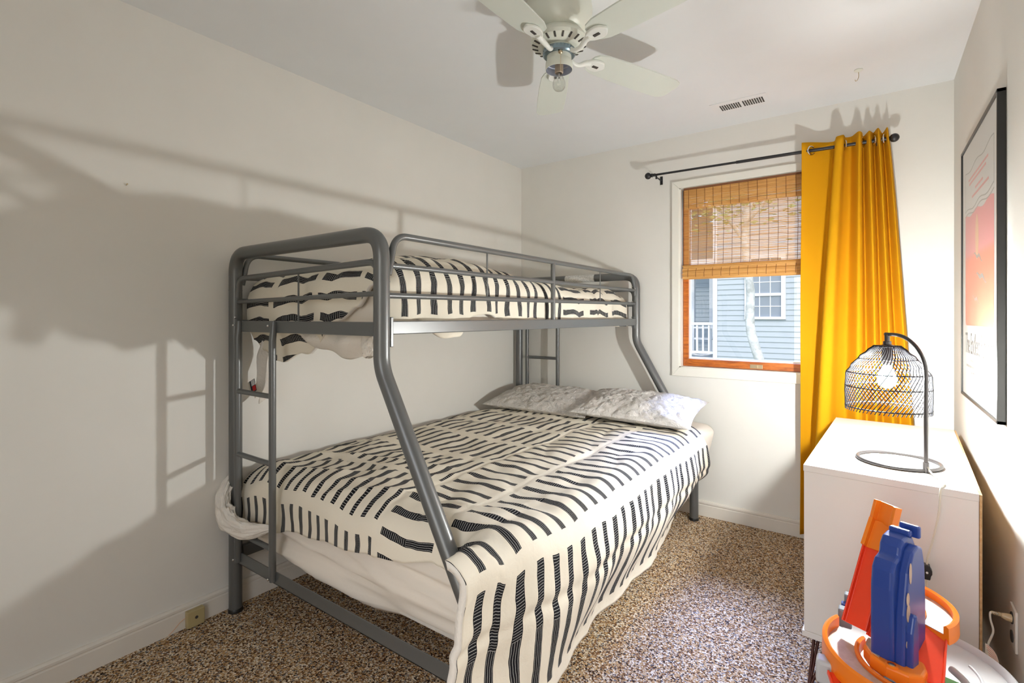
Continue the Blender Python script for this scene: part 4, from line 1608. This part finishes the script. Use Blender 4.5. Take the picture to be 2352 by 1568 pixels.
def ramp_channel(p0, p1, w, wall, mat, name, up=Vector((0, 0, 1)), rim=0.004):
    p0, p1 = Vector(p0), Vector(p1)
    d = (p1 - p0).normalized()
    side = d.cross(up).normalized()
    nn_ = side.cross(d).normalized()
    sec = [(-w / 2, wall), (-w / 2 + rim, wall), (-w / 2 + rim + 0.001, 0.003), (w / 2 - rim - 0.001, 0.003), (w / 2 - rim, wall), (w / 2, wall), (w / 2, -0.003), (-w / 2, -0.003)]
    b = MB()
    b.prism(sec, lambda a, c: tuple(p0 + side * a + nn_ * c), lambda a, c: tuple(p1 + side * a + nn_ * c))
    return b.build(name, mat, toy, smooth=False, bevel=0.0012)


low = channel_arc((2.347, -1.815), 0.132, 0.058, lambda f: 0.450 - 0.018 * f, R(150), R(335), 0.006, 0.024)
upc = channel_arc((2.325, -1.705), 0.088, 0.052, lambda f: 0.540 - 0.015 * f, R(100), R(-38), 0.004, 0.017)
ramp_channel((2.245, -1.768, 0.478), (2.292, -1.668, 0.664), 0.058, 0.014, M['toyred'], 'red_ramp')
ramp_channel((2.285, -1.79, 0.470), (2.330, -1.735, 0.565), 0.040, 0.008, M['toyred'], 'red_ramp')
ramp_channel((2.398, -1.745, 0.520), (2.380, -1.872, 0.455), 0.055, 0.010, M['toyred'], 'red_ramp')
ramp_channel((2.289, -1.682, 0.650), (2.308, -1.640, 0.712), 0.066, 0.018, M['orange'], 'launch_track', rim=0.009)
ramp_channel((2.307, -1.643, 0.708), (2.318, -1.632, 0.762), 0.066, 0.018, M['orange'], 'launch_track', rim=0.009)
TC = Vector((2.325, -1.815, 0))
TR_ = Matrix.Rotation(R(-23), 3, 'Z')


def tower_fit(mb):
    out = []
    for p in mb.v:
        q = Vector(p)
        q.z = 0.455 + (q.z - 0.455) * 0.915
        out.append(tuple(TC + TR_ @ (q - Vector((2.328, -1.815, 0)))))
    mb.v = out
    return mb


# blue tower: thick arched slab with slot, standing on the orange deck
arch = [(-1.875, 0.455), (-1.878, 0.56), (-1.880, 0.655), (-1.876, 0.700), (-1.862, 0.722), (-1.842, 0.730), (-1.838, 0.752), (-1.824, 0.770), (-1.800, 0.776),
        (-1.775, 0.768), (-1.757, 0.742), (-1.750, 0.70), (-1.748, 0.62), (-1.750, 0.52), (-1.752, 0.455)]
inner = [(-1.790, 0.455), (-1.788, 0.56), (-1.786, 0.64), (-1.792, 0.69), (-1.806, 0.705), (-1.820, 0.69), (-1.826, 0.64), (-1.828, 0.56), (-1.828, 0.455)]
b = MB()
poly = arch + inner
xa0, xa1 = 2.288, 2.343
b.prism(poly, lambda a, c: (xa0 + 0.012 * (c - 0.455) + 0.01, a, c), lambda a, c: (xa1 + 0.004, a, c))
tower = tower_fit(b).build('blue_tower', M['toyblue'], toy, smooth=False, bevel=0.008, seg=4)
b = MB()
poly2 = [(-1.872, 0.44), (-1.866, 0.60), (-1.850, 0.70), (-1.825, 0.748), (-1.800, 0.758), (-1.775, 0.748), (-1.762, 0.70), (-1.756, 0.60), (-1.756, 0.44)]
hole = [(-1.80, 0.50), (-1.794, 0.60), (-1.80, 0.67), (-1.815, 0.685), (-1.826, 0.66), (-1.832, 0.60), (-1.832, 0.50)]
b.prism(poly2, lambda a, c: (2.344, a, c), lambda a, c: (2.366, a, c))
tower_fit(b).build('side_shell', M['toyblue'], tower, smooth=False, bevel=0.006, seg=3)
b = MB().prism([(-1.862, 0.47), (-1.86, 0.56), (-1.848, 0.60), (-1.834, 0.60), (-1.826, 0.56), (-1.826, 0.47)], lambda a, c: (2.360, a, c), lambda a, c: (2.378, a, c))
tower_fit(b).build('side_pod', M['toyblue'], tower, smooth=False, bevel=0.005, seg=3)
b = MB()
b.box(2.306, 2.350, -1.800, -1.785, 0.772, 0.787).box(2.318, 2.360, -1.776, -1.764, 0.765, 0.796)
tower_fit(b).build('clip', M['toyblue'], tower, smooth=False, bevel=0.004, seg=3)
for (yy, z, ry, rzz) in ((-1.842, 0.70, 0.006, 0.026), (-1.855, 0.64, 0.007, 0.016), (-1.853, 0.605, 0.008, 0.022), (-1.858, 0.53, 0.005, 0.010)):
    b = MB().prism([(yy + ry * math.cos(t), z + rzz * math.sin(t)) for t in [2 * PI * k / 14 for k in range(14)]], lambda a, c: (2.3662, a, c), lambda a, c: (2.3672, a, c))
    tower_fit(b).build('worn_sticker', M['toytan'], tower, smooth=False)
# orange deck round the tower foot with a screw
b = MB()
deck = [(2.268, -1.800), (2.262, -1.835), (2.275, -1.868), (2.305, -1.896), (2.345, -1.905), (2.372, -1.893), (2.380, -1.865), (2.372, -1.780), (2.30, -1.770)]
b.prism(deck, lambda a, c: (a, c, 0.440), lambda a, c: (a, c, 0.476))
b.build('orange_deck', M['orange'], toy, smooth=False, bevel=0.007, seg=3)
b = MB().prism([(2.271, -1.802), (2.267, -1.834), (2.279, -1.862), (2.292, -1.874), (2.297, -1.845), (2.289, -1.835), (2.296, -1.80)], lambda a, c: (a, c, 0.4755), lambda a, c: (a, c, 0.4775))
b.build('deck_sticker', M['toytan'], toy, smooth=False)
MB().lathe([(0.0, 0.0045), (0.0045, 0.004), (0.007, 0.002), (0.008, 0.0), (0.0, 0.0)], (2.315, -1.890, 0.476), 18).build('screw', M['brass'], toy)
MB().lathe([(0.0085, 0.004), (0.012, 0.003), (0.012, -0.002), (0.0085, -0.002)], (2.315, -1.890, 0.476), 20).build('screw_boss', M['orange'], toy)
# grey lift boxes, green panel, grey rail
MB().box(2.168, 2.206, -1.905, -1.865, 0.385, 0.440).build('silver_box', M['toygrey'], toy, smooth=False, bevel=0.008, seg=4)
b = MB().box(2.204, 2.235, -1.700, -1.672, 0.430, 0.478)
b.box(2.216, 2.246, -1.655, -1.630, 0.470, 0.500)
b.build('grey_bracket', M['toydark'], toy, smooth=False, bevel=0.004, seg=3)
MB().box(2.210, 2.234, -1.672, -1.655, 0.465, 0.482).build('blue_latch', M['toyblue'], toy, smooth=False, bevel=0.002)
MB().obox((2.415, -1.838, 0.425), (0.05, 0.12, 0.006), Matrix.Rotation(R(-18), 3, 'Z')).build('green_panel', M['toygreen'], toy, smooth=False, bevel=0.002)
b = MB().tube(cat_path([(2.432, -1.745, 0.432), (2.452, -1.79, 0.434), (2.452, -1.84, 0.430), (2.432, -1.90, 0.425)], 8), 0.008, 12)
b.build('grey_rail', M['toygrey'], toy)
b = MB()
b.box(2.20, 2.235, -1.86, -1.79, 0.30, 0.42)
b.box(2.30, 2.38, -1.90, -1.75, 0.39, 0.45)
b.build('under_frame', M['toydark'], toy, smooth=False, bevel=0.004)
ramp_channel((2.215, -1.905, 0.425), (2.245, -1.98, 0.395), 0.05, 0.008, M['toyred'], 'red_ramp')

# ================================================================== outside
structure(MB().box(-14, 14, 0.4, 40, -0.75, -0.6).build('ground', M['grass'], smooth=False))
hs = thing('neighbour_house', 'pale blue-grey clapboard house with porch seen through the window', 'house', (0, 9, -0.6))


def clap(b, x0, x1, y, z0, z1, exp=0.118):
    z = z0
    while z < z1:
        t = min(z + exp, z1)
        b.add([(x0, y - 0.020, z), (x1, y - 0.020, z), (x1, y - 0.002, t), (x0, y - 0.002, t), (x0, y, z), (x1, y, z)],
              [(0, 1, 2, 3), (0, 4, 5, 1)])
        z += exp


b = MB()
wx0, wx1, wz0, wz1 = -0.06, 0.755, 1.20, 2.62
for (x0, x1, z0, z1) in ((-0.70, wx0, -0.6, 4.3), (wx1, 7, -0.6, 4.3), (wx0, wx1, -0.6, wz0), (wx0, wx1, wz1, 4.3)):
    clap(b, x0, x1, 9.0, z0 + 0.0, z1)
clap(b, -6, -0.70, 11.2, 0.30, 4.3)
b.build('siding', M['siding'], hs, smooth=False)
b = MB().box(-0.66, 7, 9.002, 11.5, -0.6, 4.3).box(-6, -0.66, 11.202, 11.5, -0.6, 4.3)
b.build('house_body', M['siding'], hs, smooth=False)
MB().box(-0.745, -0.655, 8.955, 9.02, -0.6, 4.3).build('corner_board', M['extwhite'], hs, smooth=False)
b = MB()
mitre_frame(b, (wx0, wx1, wz0, wz1), (wx0 + 0.085, wx1 - 0.085, wz0 + 0.055, wz1 - 0.08), 8.94, 9.01)
b.box(wx0 + 0.08, wx1 - 0.08, 8.955, 9.0, 1.715, 1.775)
wf = b.build('window_frame', M['extwhite'], hs, smooth=False)
MB().box(wx0 + 0.08, wx1 - 0.08, 8.985, 8.995, wz0 + 0.05, wz1 - 0.07).build('pane', M['extpane'], wf, smooth=False)
b = MB()
for f in (1 / 3, 2 / 3):
    x = wx0 + 0.085 + (wx1 - wx0 - 0.17) * f
    b.box(x - 0.008, x + 0.008, 8.976, 8.985, wz0 + 0.05, wz1 - 0.07)
for z in (1.485, 2.02, 2.3):
    b.box(wx0 + 0.08, wx1 - 0.08, 8.977, 8.985, z - 0.008, z + 0.008)
b.build('muntins', M['extwhite'], wf, smooth=False)
# porch: deck, posts, beam, railing
b = MB().box(-6, -0.745, 8.98, 11.2, 0.22, 0.30)
b.build('porch_deck', newmat('deck_grey', (0.45, 0.50, 0.54), 0.7), hs, smooth=False)
MB().box(-6, -0.745, 9.0, 9.14, 2.28, 2.62).build('porch_beam', M['extwhite'], hs, smooth=False)
for x, y in ((-1.55, 10.1), (-1.15, 10.6), (-3.4, 9.07)):
    MB().box(x - 0.075, x + 0.075, y - 0.07, y + 0.07, 0.30, 2.30).build('porch_post', M['extwhite'], hs, smooth=False)
rail = MB()
rail.box(-3.4, -0.745, 9.03, 9.10, 1.06, 1.12).box(-3.4, -0.745, 9.04, 9.09, 0.38, 0.44)
rl = rail.build('porch_railing', M['extwhite'], hs, smooth=False)
for k in range(19):
    x = -0.86 - k * 0.135
    MB().box(x - 0.019, x + 0.019, 9.047, 9.083, 0.44, 1.06).build('baluster', M['extwhite'], rl, smooth=False)
b = MB()
b.add([(-6.3, 8.6, 4.22), (7.3, 8.6, 4.22), (7.3, 12.2, 4.8), (-6.3, 12.2, 4.8), (-6.3, 8.6, 4.32), (7.3, 8.6, 4.32), (7.3, 12.2, 4.92), (-6.3, 12.2, 4.92)],
      [(0, 1, 2, 3), (4, 7, 6, 5), (0, 4, 5, 1), (3, 2, 6, 7), (0, 3, 7, 4), (1, 5, 6, 2)])
b.build('roof', M['roof'], hs, smooth=False)
MB().box(-6.3, 7.3, 8.58, 8.64, 4.18, 4.34).build('fascia', M['extwhite'], hs, smooth=False)

# white rocking chair on the porch
rk = thing('rocking_chair', 'white slatted rocking chair behind the porch railing', 'chair', (-1.25, 9.6, 0.3))
cx_, cy_ = -1.12, 9.55
EW = M['extwhite']
MB().box(cx_ - 0.26, cx_ + 0.26, cy_ - 0.25, cy_ + 0.25, 0.70, 0.735).build('seat', EW, rk, smooth=False)
b = MB()
for k in range(7):
    x = cx_ + 0.26
    y = cy_ - 0.22 + k * 0.073
    b.tube([(x, y, 0.72), (x + 0.14, y, 1.38)], 0.016, 6)
b.tube([(cx_ + 0.40, cy_ - 0.27, 1.40), (cx_ + 0.40, cy_ + 0.27, 1.40)], 0.035, 8)
b.build('backrest', EW, rk)
for s in (-1, 1):
    for xx_ in (-0.22, 0.24):
        MB().tube([(cx_ + xx_, cy_ + s * 0.23, 0.98 if xx_ < 0 else 1.0), (cx_ + xx_, cy_ + s * 0.23, 0.35)], 0.022, 8).build('leg', EW, rk)
    MB().box(cx_ - 0.30, cx_ + 0.30, cy_ + s * 0.23 - 0.04, cy_ + s * 0.23 + 0.04, 0.97, 1.0).build('armrest', EW, rk, smooth=False)
    MB().tube([(cx_ + 0.42 * math.sin(R(t)) * 1.2, cy_ + s * 0.23, 0.60 + 0.30 * (1 - math.cos(R(t))) - 0.28) for t in range(-60, 61, 10)], 0.02, 8).build('rocker', EW, rk)

# leaning pale tree close to the window
random.seed(9)


def leaves(b, centres, n, size, spread):
    for _ in range(n):
        c = random.choice(centres)
        p = Vector(c) + Vector((random.gauss(0, spread), random.gauss(0, spread), random.gauss(0, spread * 0.7)))
        s = size * random.uniform(0.6, 1.3)
        q = Matrix.Rotation(random.uniform(0, 6.28), 3, 'Z') @ Matrix.Rotation(random.uniform(0, 3.1), 3, 'X')
        b.add([tuple(p + q @ Vector(v)) for v in ((-s, 0, 0), (0, -s * 0.45, 0), (s, 0, s * 0.15), (0, s * 0.45, 0))], [(0, 1, 2, 3)])


tr = thing('tree', 'slim pale barked tree leaning in front of the neighbouring house', 'tree', (1.15, 5, -0.6))
tp = cat_path([(1.15, 5, -0.62), (1.05, 5, 0.0), (0.93, 5, 0.50), (0.80, 5, 0.95), (0.765, 5, 1.25), (0.775, 5, 1.6), (0.745, 5, 1.95), (0.70, 5, 2.6), (0.80, 5.1, 3.4), (0.9, 5.2, 4.6)], 6)
L = len(tp)
b = MB().tube(tp, [0.078 - 0.03 * i / L + 0.006 * nz(i * 0.4, 2) for i in range(L)], 16)
br = [[(0.70, 5, 2.4), (0.3, 4.9, 3.0), (-0.2, 4.8, 3.5)], [(0.72, 5, 2.7), (1.2, 5.1, 3.2), (1.9, 5.3, 3.6)], [(0.8, 5.1, 3.2), (0.3, 5.4, 3.9), (-0.3, 5.6, 4.3)]]
for q in br:
    b.tube(cat_path(q, 5), [0.035 - 0.025 * i / 10 for i in range(11)], 8)
b.build('trunk', M['bark'], tr, angle=180)
b = MB()
cs = [Vector(q[1]).lerp(Vector(q[2]), f) for q in br for f in (0, 0.4, 0.8, 1.2)] + [Vector((0.9, 5.2, 3.8))]
leaves(b, cs, 2600, 0.06, 0.33)
o = b.build('foliage', M['leaf'], tr, smooth=False)
for (x, y, z, s, n, lb) in ((-5.2, 17, 4.4, 1.1, 2600, 'tall leafy tree behind the porch roof'), (-0.6, 17, 4.8, 1.1, 2600, 'tall leafy tree behind the middle of the neighbouring roof'),
                            (4.4, 17, 4.6, 1.1, 2400, 'tall leafy tree behind the right end of the neighbouring roof')):
    t2 = thing('tree', lb, 'tree', (x, y, -0.6), 'trees behind the neighbouring house')
    MB().tube([(x, y, -0.6), (x + 0.1, y, 2.0), (x, y, 4.5)], [0.2, 0.16, 0.08], 10).build('trunk', M['bark'], t2)
    b = MB()
    cs = [Vector((x + random.gauss(0, s), y + random.gauss(0, s * 0.6), z + random.gauss(0, s * 0.6))) for _ in range(22)]
    leaves(b, cs, n, 0.16, 0.45)
    b.build('foliage', M['leaf'], t2, smooth=False)
